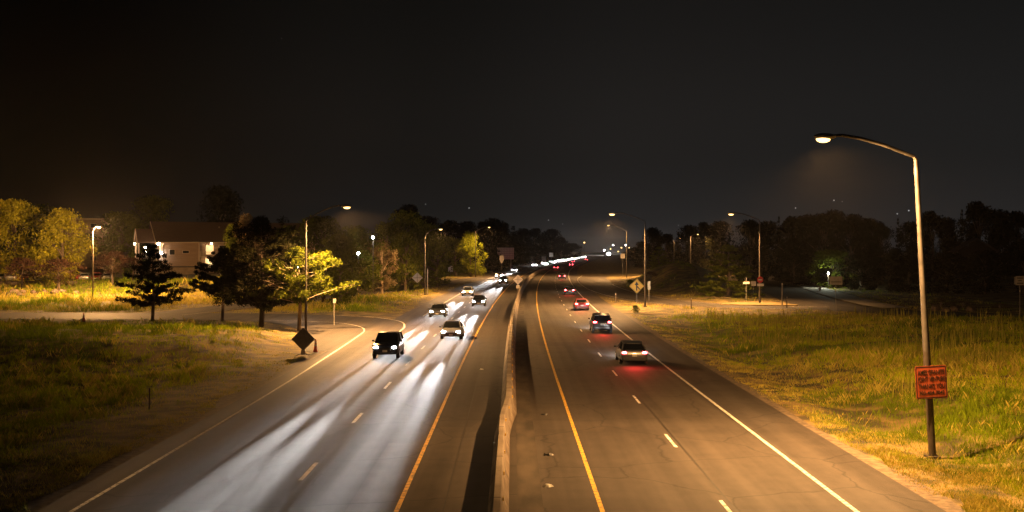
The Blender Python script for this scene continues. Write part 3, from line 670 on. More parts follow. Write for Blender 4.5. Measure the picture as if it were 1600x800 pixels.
PP = broadleaf(10, 8, 'leaf_pale', 31, 44, 140, .15, .08, 'bark_pale', lump=.14)
PB = broadleaf(10, 8, 'leaf_bright', 41, 50, 170, .16, .05)
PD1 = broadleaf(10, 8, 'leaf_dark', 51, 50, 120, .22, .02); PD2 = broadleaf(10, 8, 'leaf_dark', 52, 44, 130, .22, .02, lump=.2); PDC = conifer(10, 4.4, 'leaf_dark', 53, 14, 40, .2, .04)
PU = shrub(10, 8, 'leaf_purple', 61, 34, 90, .17)
PS = conifer(10, 8, 'leaf_green', 71, 13, 70, .2, .02, .7, irregular=.2)
protos = [PW_, PW2, PG1, PG2, PP, PB, PD1, PD2, PDC, PU, PS]
# the pines and the lit tree near the side road
def own(root, name, label, px, Y, cat='pine tree', rz=0.):
    x = gx(px, Y); root.name = name; root.location = (x, Y, gh(x, Y)); root.rotation_euler.z = rz; return tag(root, label, cat)
own(conifer(gz(386, 119) + .1, 6.9, 'needle', 81, 15, 70, .15, .20, .62, dens=7, up=.16, irregular=.32), 'pine_tree', 'lone dark pine with tiered branches standing left of the pine group by the side road', 238, 118.5)
own(conifer(gz(392, 120) + .1, 5.6, 'needle', 82, 11, 90, .16, .34, .35, dens=8, up=.3, irregular=.25), 'pine_tree', 'smaller round topped dark pine with several bare stems, second from left', 347, 119.5)
own(conifer(gz(345, 109) + .1, 10.4, 'needle', 83, 17, 80, .17, .17, .5, dens=8, up=.2, irregular=.3), 'pine_tree', 'largest dark pine, spreading and dense, in the middle of the pine group', 408, 109)
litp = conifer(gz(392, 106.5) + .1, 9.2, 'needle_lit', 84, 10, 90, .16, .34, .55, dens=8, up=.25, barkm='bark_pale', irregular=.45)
own(litp, 'pine_tree', 'yellow green lit pine with bare pale branches behind the left lamp', 467, 106.5)
bb = MB(); random.seed(5)
for k in range(11):
    a = random.uniform(2.2, 5.6); z = random.uniform(2.6, 5.2); l = random.uniform(1.6, 3.4); tip = (l * math.cos(a), l * math.sin(a), z + random.uniform(.2, 1.5)); limb(bb, (0, 0, z), tip, .05, .018, .16, 6)
    for q in range(3): limb(bb, (tip[0] * .6, tip[1] * .6, z + (tip[2] - z) * .6), (tip[0] + random.uniform(-.7, .7), tip[1] + random.uniform(-.5, .5), tip[2] + random.uniform(-.1, .9)), .022, .008, .15, 4)
bb.build('bare_branch', M['bark_pale'], litp, True)
# left background, one by one
LT = [(PW_, 22, 206, 312, 118, 'yellow lit willow at the left edge of the photo behind the parked cars'), (PW2, 97, 200, 326, 104, 'yellow lit willow left of the short armed lamp'), (PG1, -22, 225, 316, 90, 'green tree cut by the left edge behind the yellow willows'),
      (PG1, 60, 232, 318, 90, 'dim green tree between and behind the two yellow willows'), (PG2, 190, 262, 331, 84, 'dim green tree behind the short armed lamp, left of the gabled house'), (PG2, 236, 300, 306, 88, 'tall dim tree rising behind the gabled house roof at its left end'),
      (PD2, 345, 330, 291, 84, 'tall black tree rising highest behind the gabled house roof'), (PP, 384, 165, 334, 56, 'pale leaved tree top showing above the large pine'), (PG2, 372, 172, 350, 66, 'green tree hiding the right end of the house'), (PG2, 505, 160, 338, 104, 'dark green tree directly behind the left lamp pole'), (PG1, 552, 185, 352, 96, 'dim green tree left of the pale tree under the left lamp'),
      (PP, 558, 205, 360, 62, 'greyish leaved tree left of the brightest pale tree'), (PP, 597, 192, 374, 60, 'brightest pale leaved tree beside the ramp under the left lamp'), (PG1, 636, 235, 328, 100, 'tall dark green tree behind the curved arm lamp'), (PG2, 634, 205, 362, 70, 'olive bushy tree just left of the curved arm lamp'), (PG2, 683, 232, 366, 72, 'olive bushy tree just right of the curved arm lamp'),
      (PB, 735, 316, 361, 46, 'bright yellow lit tree beside the far left lamp'), (PG1, 452, 165, 352, 84, 'dark green tree filling the gap between the large pine and the left lamp'), (PG2, 532, 150, 366, 76, 'low bushy green tree just right of the left lamp, before the pale trees'), (PG1, 604, 228, 346, 84, 'tall dim tree rising behind the brightest pale tree'), (PG2, 664, 262, 350, 76, 'tall dim tree behind the head of the curved arm lamp'),
      (PG1, 712, 330, 372, 60, 'green tree left of the bright yellow tree')]
for pr, px, Y, top, wp, lb in LT: place_tree(pr, 'broadleaf_tree', lb, px, Y, top, wp)
for px, Y, top, wp, lb in ((35, 190, 402, 60, 'purple leaved shrub at far left before the parked cars'), (92, 187, 404, 74, 'broad purple leaved shrub on the stone bank before the parked cars'), (176, 195, 392, 56, 'purple leaved shrub right of the short armed lamp'), (208, 205, 402, 46, 'low purple shrub left of the house porch')):
    place_tree(PU, 'purple_shrub', lb, px, Y, top, wp, None, 'purple shrubs before the car park', cat='shrub')
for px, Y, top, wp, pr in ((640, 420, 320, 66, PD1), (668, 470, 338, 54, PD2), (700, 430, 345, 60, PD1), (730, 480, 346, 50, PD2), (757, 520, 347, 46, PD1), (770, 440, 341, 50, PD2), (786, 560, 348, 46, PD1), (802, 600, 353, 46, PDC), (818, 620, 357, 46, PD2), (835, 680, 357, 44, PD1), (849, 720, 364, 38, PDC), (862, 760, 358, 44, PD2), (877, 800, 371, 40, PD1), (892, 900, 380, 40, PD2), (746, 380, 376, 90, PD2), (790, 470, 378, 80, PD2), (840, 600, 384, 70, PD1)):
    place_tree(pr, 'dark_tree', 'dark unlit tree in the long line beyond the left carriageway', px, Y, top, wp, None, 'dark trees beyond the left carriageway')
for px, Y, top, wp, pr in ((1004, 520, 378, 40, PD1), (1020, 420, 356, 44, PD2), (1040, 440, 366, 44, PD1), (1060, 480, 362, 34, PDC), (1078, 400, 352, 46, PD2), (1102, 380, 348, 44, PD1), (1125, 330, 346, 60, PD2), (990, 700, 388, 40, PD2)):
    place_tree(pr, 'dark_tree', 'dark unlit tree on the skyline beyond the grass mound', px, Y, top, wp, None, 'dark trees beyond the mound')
place_tree(PS, 'conifer_tree', 'small lit conifer on the mound above the merge sign', 1030, 262, 386, 42, None, PW=8, cat='conifer')
place_tree(PS, 'conifer_tree', 'broad low spruce with drooping boughs left of the island lamp', 1138, 178, 384, 100, None, PW=8, cat='conifer')
place_tree(PU, 'dark_shrub', 'dark round shrub on the near slope of the mound', 1017, 228, 424, 26, None, cat='shrub')
place_tree(PG2, 'green_shrub', 'low green shrub at the foot of the merge sign', 993, 136, 477, 14, None, cat='shrub')
place_tree(PB, 'green_shrub', 'low bright shrub at the near end of the mound by the ramp', 985, 225, 436, 16, None, cat='shrub')
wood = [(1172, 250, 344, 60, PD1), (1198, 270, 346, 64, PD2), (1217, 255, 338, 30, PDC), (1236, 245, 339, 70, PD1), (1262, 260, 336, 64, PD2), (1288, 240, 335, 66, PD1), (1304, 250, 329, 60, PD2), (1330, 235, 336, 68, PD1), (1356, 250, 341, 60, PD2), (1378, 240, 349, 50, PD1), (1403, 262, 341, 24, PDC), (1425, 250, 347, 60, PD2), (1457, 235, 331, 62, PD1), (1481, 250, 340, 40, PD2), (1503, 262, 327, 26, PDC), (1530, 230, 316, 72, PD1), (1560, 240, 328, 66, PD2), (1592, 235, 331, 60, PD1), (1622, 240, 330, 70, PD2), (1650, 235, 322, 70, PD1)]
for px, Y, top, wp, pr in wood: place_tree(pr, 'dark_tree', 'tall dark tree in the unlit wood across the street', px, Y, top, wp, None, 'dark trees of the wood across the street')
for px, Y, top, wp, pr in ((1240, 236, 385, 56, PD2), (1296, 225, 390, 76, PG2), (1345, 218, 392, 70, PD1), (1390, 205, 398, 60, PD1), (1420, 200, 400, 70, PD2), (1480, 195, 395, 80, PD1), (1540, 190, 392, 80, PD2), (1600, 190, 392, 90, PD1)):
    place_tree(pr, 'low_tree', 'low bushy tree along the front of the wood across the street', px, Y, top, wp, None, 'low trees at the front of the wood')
for px, Y, top, wp, lb in ((1470, 150, 466, 46, 'low dry shrub behind the right bank, left of the others'), (1505, 148, 470, 60, 'middle low dry shrub behind the right bank'), (1562, 146, 474, 50, 'low dry shrub behind the right bank near the lettered sign')):
    place_tree(PP, 'dry_shrub', lb, px, Y, top, wp, None, 'dry shrubs behind the right bank', cat='shrub')
for o in protos:
    for ch in list(o.children): bpy.data.objects.remove(ch)
    bpy.data.objects.remove(o)

# ------------------------------------------------------------------ rocks along the car park terrace and on the bank
def rock(name, label, x, y, s, group, seed):
    random.seed(seed); b = MB().ell((0, 0, 0), (s, s * .7, s * .6), 9, 6)
    b.v = [(p[0] * random.uniform(.8, 1.15), p[1] * random.uniform(.8, 1.15), p[2] * random.uniform(.85, 1.1)) for p in b.v]
    o = b.build(name, M['rock'], loc=(x, y, gh(x, y) + s * .25)); o.rotation_euler.z = random.random() * 6; return tag(o, label, 'boulder', group)
for i, (px, Y) in enumerate(((4, 181), (22, 183), (36, 184), (52, 183), (69, 184), (86, 183), (97, 184), (119, 182), (12, 179), (28, 179.5))):
    rock('boulder', 'tan boulder in the row below the car park terrace', gx(px, Y), Y, random.uniform(.55, .95), 'boulders below the car park', 300 + i)
for i, (px, Y) in enumerate(((1462, 141), (1490, 140), (1517, 139.5), (1478, 138))): rock('boulder', 'pale boulder lying behind the weeds on the right bank', gx(px, Y), Y, random.uniform(.6, 1.0), 'boulders on the right bank', 320 + i)
wallo = MB(); Yw = 197
for k in range(16): wallo.box((gx(-20, Yw) + k * 1.02, Yw, gh(gx(-20, Yw) + k * 1.02, Yw) + .32), (.97, .4, .62 + .05 * (k % 3)))
tag(wallo.build('low_wall', M['rock']), 'low pale stone wall along the front of the car park', 'wall')

# ------------------------------------------------------------------ gabled house on the left
M['siding'] = mat('siding', (.30, .21, .14), .8, col2=(.22, .15, .10), scale=1.2, stretch=(.3, .3, 9))
M['trimw'] = mat('house_trim', (.48, .38, .29), .7)
M['roof'] = mat('shingles', (.085, .05, .038), .9, col2=(.05, .03, .024), scale=3, stretch=(1, 1, 5), bump=.4)
M['found'] = mat('foundation', (.30, .23, .16), .9, col2=(.22, .17, .12), scale=1)
M['win_dark'] = mat('window_dark', (.02, .018, .016), .1)
M['win_lit'] = emit('window_lit', (1, .62, .24), 1.1)
hx, hy = gx(250, 250), 250.; hz0 = 2.0
house = thing('gabled_house', 'two storey apartment house with brown gabled roof and lit porch lamps behind pines', 'house', (hx, hy, hz0), R(27))
LH, DH, EH, RH = 37., 13., 7.35, 11.7
b = MB(); b.box((4.3, 4.0, EH / 2 + .85), (8.6, 8.0, EH - 1.7)); b.box((24.5, 7.5, EH / 2 + .85), (31.7, 11., EH - 1.7)); b.box((18.5, 12.2, EH / 2), (37, 1.5, EH)); b.box((27, 2, EH / 2 + .85), (20., 3.9, EH - 1.7)); b.build('wall', M['siding'], house)
MB().box((4.3, 4.0, .85), (8.5, 7.9, 1.68)).build('foundation', M['found'], house); MB().box((4.3, -.06, 1.72), (8.6, .14, .22)).build('foundation_trim', M['trim'], house)
rf = MB(); ov = .7
rf.loft([[(x, -ov, EH - .25), (x, DH / 2, RH), (x, DH + ov, EH - .25), (x, DH + ov, EH - .02), (x, DH / 2, RH + .25), (x, -ov, EH - .02)] for x in (-1.0, LH)]); roof = rf.build('roof', M['roof'], house)
MB().loft([[(x, -ov - .03, EH - .32), (x, DH / 2, RH - .06), (x, DH / 2, RH + .3), (x, -ov - .03, EH + .05)] for x in (-1.12, -1.003)]).build('rake_board', M['trimw'], house)
MB().box((LH / 2 - .4, -ov - .06, EH - .16), (LH - .6, .08, .24)).build('fascia', M['trimw'], house)
MB().prism([(0.01, 0), (.0, 0), (.0, .1)], 0, .01) if False else None
gw = MB(); gw.add([(.02, .3, EH - 1), (.02, DH - .3, EH - 1), (.02, DH / 2, RH - .1), (.25, .3, EH - 1), (.25, DH - .3, EH - 1), (.25, DH / 2, RH - .1)], [(0, 1, 2), (5, 4, 3), (0, 2, 5, 3)]); gw.build('gable_wall', M['siding'], house)
# stair porch on the gable end
pz = MB(); pz.loft([[(x, 1.2, EH - .3), (x, 3.7, EH + 2.6), (x, 6.2, EH - .3), (x, 6.2, EH - .1), (x, 3.7, EH + 2.85), (x, 1.2, EH - .1)] for x in (-4.6, -.3)]); pz.build('porch_roof', M['roof'], house)
MB().loft([[(x, 1.1, EH - .4), (x, 3.7, EH + 2.45), (x, 6.3, EH - .4), (x, 6.3, EH - .05), (x, 3.7, EH + 2.92), (x, 1.1, EH - .05)] for x in (-4.75, -4.602)]).build('rake_board', M['trimw'], house)
for (x, y) in ((-4.3, 1.6), (-4.3, 5.8), (-.6, 1.55)): MB().box((x, y, EH / 2), (.32, .32, EH)).build('porch_post', M['trimw'], house)
MB().box((-2.4, 3.7, 3.6), (4.2, 4.4, .25)).build('landing', M['trimw'], house)
MB().box((-2.3, 1.45, 4.3), (3.3, .08, 1.0)).build('porch_rail', M['trimw'], house)
# balcony recess with rail and doors
MB().box((12.8, .9, 4.0), (8.3, 1.85, .25)).build('balcony_floor', M['trimw'], house)
rl = MB(); rl.box((12.8, .05, 5.05), (8.2, .07, .1))
for k in range(34): rl.box((8.8 + k * .245, .05, 4.55), (.05, .05, .9))
rl.build('balcony_rail', M['trimw'], house)
MB().box((8.75, .1, 4.5), (.35, .3, 1.3)).build('balcony_post', M['trimw'], house); MB().box((13.2, .1, 2.0), (.25, .25, 4.0)).build('balcony_post', M['trimw'], house)
for x, z, m_ in ((11.3, 5.5, 'win_lit'), (14.3, 5.5, 'win_dark'), (11.2, 2.6, 'win_lit'), (14.4, 2.5, 'win_dark')):
    fr = MB().box((x, 1.96, z), (1.9, .08, 2.3)).build('window', M['trimw'], house); MB().box((x, 1.905, z), (1.65, .03, 2.05)).build('pane', M[m_], fr)
fr = MB().box((5.6, -.05, 5.05), (1.5, .1, .75)).build('window', M['trimw'], house); MB().box((5.6, -.11, 5.05), (1.3, .03, .55)).build('pane', M['win_dark'], fr)
for x in (20, 24.5, 29): 
    for z in (3., 5.7):
        fr = MB().box((x, -.02, z), (1.5, .1, 1.3)).build('window', M['trimw'], house); MB().box((x, -.08, z), (1.3, .03, 1.1)).build('pane', M['win_dark'], fr)
MB().tube([(.5, -.12, 1.8), (.5, -.12, EH - .7), (.75, -.3, EH - .35)], .09, 8).build('downpipe', M['trimw'], house)
for x in (.0, 8.55): MB().box((x, -.05, EH / 2 + .9), (.28, .14, EH - 2.0)).build('corner_board', M['trimw'], house)
MB().box((LH / 2, -ov - .14, EH - .02), (LH - 1, .14, .12)).build('gutter', M['trim'], house)
dr = MB().box((-.06, 2.6, 4.85), (.1, 1.0, 2.1)).build('door', M['trimw'], house); MB().ell((-.14, 2.25, 4.8), (.05, .05, .05), 6, 4).build('handle', M['galv'], dr)
fr = MB().box((2.6, -.05, 5.0), (1.3, .1, 1.3)).build('window', M['trimw'], house); MB().box((2.6, -.11, 5.0), (1.1, .03, 1.1)).build('pane', M['win_dark'], fr)
MB().tube([(14, 4.5, RH - 1.6), (14, 4.5, RH - .75)], .12, 8).build('vent_pipe', M['found'], roof)
def wall_lamp(parent, loc, power, colr=(1, .62, .30), r=.17, lens='lamp_warm'):
    o = MB().ell((0, 0, 0), (r, r, r), 10, 8).build('porch_lamp', M[lens], parent, True); o.location = loc
    if power:
        ld = bpy.data.lights.new('lamp_light', 'POINT'); ld.energy = power * LAMP; ld.color = colr; ld.shadow_soft_size = .1; lo = bpy.data.objects.new('lamp_light', ld); link(lo, parent); lo.location = (loc[0] - .05, loc[1] - .35, loc[2] - .1)
wall_lamp(house, (-.35, -.35, EH - .45), 80, r=.34); wall_lamp(house, (.2, -.45, 4.75), 45, (1, .86, .7), r=.3, lens='lamp_white'); wall_lamp(house, (-2.6, 3.6, EH - 1.3), 60, r=.2); wall_lamp(house, (-4.9, 3.5, EH - .5), 80, r=.2)
wall_lamp(house, (11.4, .7, 3.3), 12, (1, .55, .12), r=.22); wall_lamp(house, (11.4, .7, 6.95), 5, (1, .8, .5), r=.18); wall_lamp(house, (-2.5, 3.2, 5.0), 20, (1, .85, .65), r=.2)
# pale flat roofed block behind the willows, and the dark house among the trees on the right
blk = thing('flat_block', 'pale flat roofed block half hidden behind the left willows', 'building', (gx(112, 340), 340, 2), R(8))
MB().box((0, 6, 7.3), (26, 12, 14.6)).build('wall', M['siding'], blk); MB().box((0, 6, 14.85), (26.4, 12.4, .5)).build('roof', M['trimw'], blk)
for k in range(6):
    for z in (3, 6.4, 9.8, 12.8): fr = MB().box((-10.5 + k * 4.2, -.04, z), (2.0, .1, 1.5)).build('window', M['trimw'], blk); MB().box((-10.5 + k * 4.2, -.1, z), (1.7, .03, 1.2)).build('pane', M['win_dark'], fr)
dh = thing('dark_house', 'unlit house with a faint gable among the dark trees on the right', 'house', (gx(1527, 222), 222, 2), R(-12))
M['siding_dark'] = mat('siding_dark', (.05, .035, .027), .8)  # darker siding copy, night shade put into the colour
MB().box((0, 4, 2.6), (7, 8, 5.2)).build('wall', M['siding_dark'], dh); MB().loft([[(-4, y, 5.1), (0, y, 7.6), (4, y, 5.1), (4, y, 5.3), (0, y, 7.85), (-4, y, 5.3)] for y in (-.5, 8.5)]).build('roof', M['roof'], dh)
MB().add([(-3.5, -.01, 5.2), (3.5, -.01, 5.2), (0, -.01, 7.5), (-3.5, .2, 5.2), (3.5, .2, 5.2), (0, .2, 7.5)], [(0, 1, 2), (5, 4, 3)]).build('gable_wall', M['siding_dark'], dh)
fr = MB().box((0, -.04, 3.2), (1.4, .1, 1.4)).build('window', M['trimw'], dh); MB().box((0, -.1, 3.2), (1.2, .03, 1.2)).build('pane', M['win_dark'], fr)
# small white lamps glimpsed between the trees
def yard(label, px, py, Y, power, colr=(.9, .97, 1), r=.22):
    x = gx(px, Y); z0 = gh(x, Y); z = gz(py, Y) - z0
    root = thing('yard_lamp', label, 'lamp post', (x, Y, z0), 0, 'white yard lamps'); MB().tube([(0, 0, 0), (0, 0, z)], .05, 6).build('pole', M['wood_post'], root)
    MB().ell((0, -.1, z), (r, r, r), 8, 6).build('bulb', M['lamp_white'], root)
    if power:
        ld = bpy.data.lights.new('lamp_light', 'POINT'); ld.energy = power * LAMP; ld.color = colr; lo = bpy.data.objects.new('lamp_light', ld); link(lo, root); lo.location = (0, -.5, z)
yard('white yard lamp glinting behind the lit pine', 467, 416, 128, 120); yard('white yard lamp above the brightest pale tree', 583, 371, 178, 200); yard('white yard lamp beside the greyish leaved tree', 560, 396, 176, 60)
yard('white lamp lighting green leaves across the street', 1294, 427, 219, 500, (.95, 1, .75), .16)

# ------------------------------------------------------------------ vehicles
BODY = {'sedan': dict(st=[(-2.32, .40, .74, .74), (-2.25, .30, .92, .85), (-1.6, .24, .99, .90), (-.6, .2, .97, .91), (.6, .2, .95, .91), (1.25, .22, .91, .90), (1.95, .26, .79, .87), (2.2, .30, .69, .81), (2.30, .40, .60, .70)],
                      cab=[(-1.85, .97, .80, .70), (-1.15, 1.34, .82, .60), (-.4, 1.44, .83, .60), (.25, 1.43, .83, .60), (1.2, .93, .80, .70)], roof=(-1.15, .28), wr=.32, wx=.80, wy=(-1.35, 1.38), hz=.66, tz=.83),
        'suv': dict(st=[(-2.32, .45, .95, .78), (-2.26, .34, 1.10, .88), (-1.6, .28, 1.12, .93), (-.6, .26, 1.11, .94), (.6, .26, 1.10, .94), (1.25, .28, 1.08, .93), (1.95, .32, 1.0, .91), (2.2, .36, .90, .86), (2.30, .46, .78, .76)],
                    cab=[(-2.2, 1.11, .84, .76), (-1.95, 1.62, .84, .66), (-.5, 1.72, .86, .66), (.3, 1.70, .86, .66), (1.15, 1.09, .84, .74)], roof=(-1.98, .32), wr=.37, wx=.82, wy=(-1.38, 1.40), hz=.82, tz=1.02)}
CARP = {}
def carpaint(k):
    cols = {'white': (.62, .62, .60), 'silver': (.32, .33, .34), 'grey': (.08, .085, .09), 'black': (.018, .018, .02), 'red': (.30, .025, .02), 'blue': (.03, .05, .11), 'tan': (.26, .20, .13)}
    if k not in CARP:
        CARP[k] = mat('car_paint_' + k, cols[k], .28, .25, col2=tuple(v * .9 for v in cols[k]), scale=1.2); CARP[k].node_tree.nodes['Principled BSDF'].inputs['Coat Weight'].default_value = .6
    return CARP[k]
def car(kind, colour, label, x, y, heading, group, lit=True, beams=2, z=0., name=None, detail=True, far=False, beam=1.0, spread=30):
    B = BODY[kind]; cp = carpaint(colour)
    root = thing(name or ('car' if kind == 'sedan' else 'sport_utility_car'), label, 'car', (x, y, z), heading, group)
    secs = []
    for (yy, zb, zt, wd) in B['st']:
        zm = zb + (zt - zb) * .55; half = [(wd * .82, zb), (wd * .97, zb + .10), (wd, zm), (wd * .975, zt - .10), (wd * .90, zt - .02), (wd * .6, zt + .015)]
        secs.append([(px, yy, pz) for px, pz in half] + [(-px, yy, pz) for px, pz in reversed(half)])
    MB().loft(secs).build('body', cp, root, True)
    secs = [[(wb, yy, B['cab'][0][1] - .05 if abs(zt - B['cab'][0][1]) < .06 else min(1.0, zt - .3) if kind == 'sedan' else 1.06), (wt + (wb - wt) * .15, yy, zt - .06), (wt * .85, yy, zt), (-wt * .85, yy, zt), (-wt - (-wt + wb) * .15 if False else -(wt + (wb - wt) * .15), yy, zt - .06), (-wb, yy, B['cab'][0][1] - .05 if abs(zt - B['cab'][0][1]) < .06 else min(1.0, zt - .3) if kind == 'sedan' else 1.06)] for (yy, zt, wb, wt) in B['cab']]
    MB().loft(secs).build('windows', M['glass'], root, True)
    ctop = B['cab'][1:4]; wt = ctop[1][3]
    rs = [[(wt + .03, yy, zt - .05), (wt * .8, yy, zt + .02), (-wt * .8, yy, zt + .02), (-wt - .03, yy, zt - .05), (-wt * .8, yy, zt - .06), (wt * .8, yy, zt - .06)] for (yy, zt, _, _) in ctop]
    MB().loft(rs).build('roof', cp, root, True)
    for s in (1, -1):
        f, r_ = B['cab'][-1], B['cab'][0]
        MB().tube([(s * f[2] * .97, f[0], f[1]), (s * (wt + .02), ctop[-1][0], ctop[-1][1] - .02)], .035, 6).build('pillar', cp, root)
        MB().tube([(s * r_[2] * .97, r_[0], r_[1]), (s * (wt + .02), ctop[0][0], ctop[0][1] - .02)], .045, 6).build('pillar', cp, root)
        if detail:
            MB().tube([(s * .86, -.25, .95 if kind == 'sedan' else 1.08), (s * (wt + .05), -.25, ctop[1][1] - .03)], .03, 6).build('pillar', M['trim'], root)
            MB().ell((s * .99, .82, 1.0 if kind == 'sedan' else 1.18), (.10, .06, .075), 8, 6).build('mirror', cp, root, True)
    wr = B['wr']
    for wy in B['wy']:
        for s in (1, -1):
            tyre_c = []
            wh = bpy.data.objects.new('wheel', None); link(wh, root); wh.location = (s * B['wx'], wy, wr)
            MB().tube([(-.115, 0, 0), (-.09, 0, 0), (.09, 0, 0), (.115, 0, 0)], [wr * .92, wr, wr, wr * .92], 18).build('tyre', M['tyre'], wh, True)
            rm = MB().tube([(s * .11, 0, 0), (s * .125, 0, 0)], [wr * .62, wr * .55], 12); rm.build('rim', M['rim'], wh)
    fy = B['st'][-1][0]; ry = B['st'][0][0]; hz_, tz = B['hz'], B['tz']
    MB().prism(shift(rrect(.95, .16, .04), 0, hz_ - .14), fy - .06, fy + .012).build('grille', M['trim'], root)
    MB().prism(shift(rrect(1.15, .12, .04), 0, .38 if kind == 'sedan' else .48), fy - .1, fy + .015).build('air_intake', M['trim'], root)
    MB().box((0, fy + .03, hz_ - .24), (.32, .02, .14)).build('number_plate', M['plate'], root)
    MB().box((0, ry - .012, tz - .17), (.32, .02, .16)).build('number_plate', M['plate'], root)
    MB().prism(shift(rrect(1.3, .10, .04), 0, .43 if kind == 'sedan' else .52), ry - .03, ry + .1).build('bumper', M['trim'], root)
    for s in (1, -1):
        MB().ell((s * .62, fy - .07, hz_), (.17, .10, .085), 12, 8).build('headlight', M['head_far' if far else 'head_on' if lit else 'lens_off'], root, True)
        MB().ell((s * .66, ry + .035, tz), (.17, .07, .08), 12, 8).build('taillight', M['tail_on' if lit else 'tail_off'], root, True)
    if lit and beams:
        for s in ((1, -1) if beams == 2 else (0,)):
            for nm, en, sz, pit in (('headlight_beam', 420000, 2.8, .72), ('headlight_spread', spread, 64, 1.)):  # first spot shaped very narrow to lay trail-like light streaks along the lanes
                if s == 0 and nm == 'headlight_spread': continue
                ld = bpy.data.lights.new(nm, 'SPOT'); ld.energy = en * HEAD * (beam if nm == 'headlight_beam' else 1) * (1 if beams == 2 else 2); ld.color = (1, .96, .93); ld.spot_size = R(sz); ld.spot_blend = 1.0; ld.shadow_soft_size = .07
                lo = bpy.data.objects.new(nm, ld); link(lo, root); lo.location = (s * .62, fy + .1, hz_); lo.rotation_euler = (R(90 - pit), 0, 0)
        ld = bpy.data.lights.new('taillight_glow', 'SPOT'); ld.energy = 330 * HEAD; ld.color = (1, .03, .03); ld.spot_size = R(150); ld.spot_blend = 1.0; ld.shadow_soft_size = .3
        lo = bpy.data.objects.new('taillight_glow', ld); link(lo, root); lo.location = (0, ry - .15, tz); lo.rotation_euler = (R(-80), 0, 0)
    return root
def on_road(off, Y): return float(c(Y)) + off, Y, -math.atan(slope(Y))
inc = 'cars coming towards the bridge with headlights lit'; out = 'cars driving away with tail lights lit'  # convoy enlarged with added cars so their lamps whiten the lanes
def coming(kind, colr, lb, off, Y, **k): x, y, h = on_road(off, Y); return car(kind, colr, lb, x, y, h + math.pi, inc, **k)
def going(kind, colr, lb, off, Y, **k): k.setdefault('spread', 2600); x, y, h = on_road(off, Y); return car(kind, colr, lb, x, y, h, out, **k)
coming('suv', 'black', 'black tall car with lit headlights nearest the bridge in the outer left lane', -8.8, 80, beam=1.0)
coming('sedan', 'silver', 'silver car with lit headlights nearest the bridge in the inner left lane', -5.25, 97, beam=.6)
coming('sedan', 'grey', 'dark grey car with lit headlights, second in the outer left lane', -8.75, 128)
coming('sedan', 'black', 'black car with lit headlights, second in the inner left lane', -5.2, 152)
coming('sedan', 'white', 'white car with lit headlights, third in the outer left lane', -8.7, 186)
coming('suv', 'grey', 'grey tall car with lit headlights, third in the inner left lane near the diamond sign', -5.2, 250)
coming('sedan', 'blue', 'dark blue car with lit headlights, fourth in the outer left lane', -8.7, 300)
coming('sedan', 'grey', 'grey car with lit headlights, last before the bend in the outer left lane', -8.7, 385)
for off, Y in [(-5.2 if k % 2 else -8.7, 520 + 32 * k) for k in range(20)]:  # many far cars added so their headlamps merge into one white glow
    coming('sedan', 'grey', 'far car with blazing headlights on the bend of the left carriageway', off, Y, beams=0, detail=False, far=True)
going('sedan', 'grey', 'dark grey car with red tail lights nearest the bridge in the outer right lane', 8.0, 76, spread=3500, beam=.06)
going('suv', 'black', 'black tall car with red tail lights, second in the outer right lane', 8.0, 104, spread=7000, beam=.06)
going('sedan', 'red', 'red car with lit tail lights, third in the outer right lane before the ramp nose', 8.1, 142, beam=.06)
going('sedan', 'black', 'black car with red tail lights beside the ramp nose', 8.1, 190, beam=.06)
going('sedan', 'grey', 'dark grey car with red tail lights past the distant lamp', 8.1, 290, beam=.06)
for off, Y in ((4.4, 430), (8.1, 520), (4.4, 640), (8.1, 760)):
    going('sedan', 'grey', 'far car with red tail lights on the bend of the right carriageway', off, Y, beams=1, detail=False, beam=.3)
random.seed(77)
for i, (px, colr, kd) in enumerate(((2, 'white', 'sedan'), (20, 'silver', 'suv'), (36, 'red', 'sedan'), (52, 'grey', 'sedan'), (66, 'white', 'suv'), (84, 'tan', 'sedan'), (104, 'black', 'sedan'), (118, 'red', 'suv'), (133, 'silver', 'sedan'), (152, 'red', 'sedan'), (168, 'white', 'sedan'))):
    Y = 206 + random.uniform(-1, 1); x = gx(px, Y)
    rel = ('at the left edge of the photo', 'second from the left', 'third from the left', 'fourth from the left', 'fifth from the left', 'in the middle of the row', 'left of the tilted trunk', 'just left of the short armed lamp', 'close beside the short armed lamp', 'just right of the short armed lamp', 'at the right end of the row')[i]
    car(kd, colr, f'{colr} parked car in the car park row, {rel}', x, Y, R(random.choice((0, 180)) + random.uniform(-4, 4) + 12), 'cars parked behind the shrubs', False, 0, gh(x, Y), name='parked_car', detail=False)

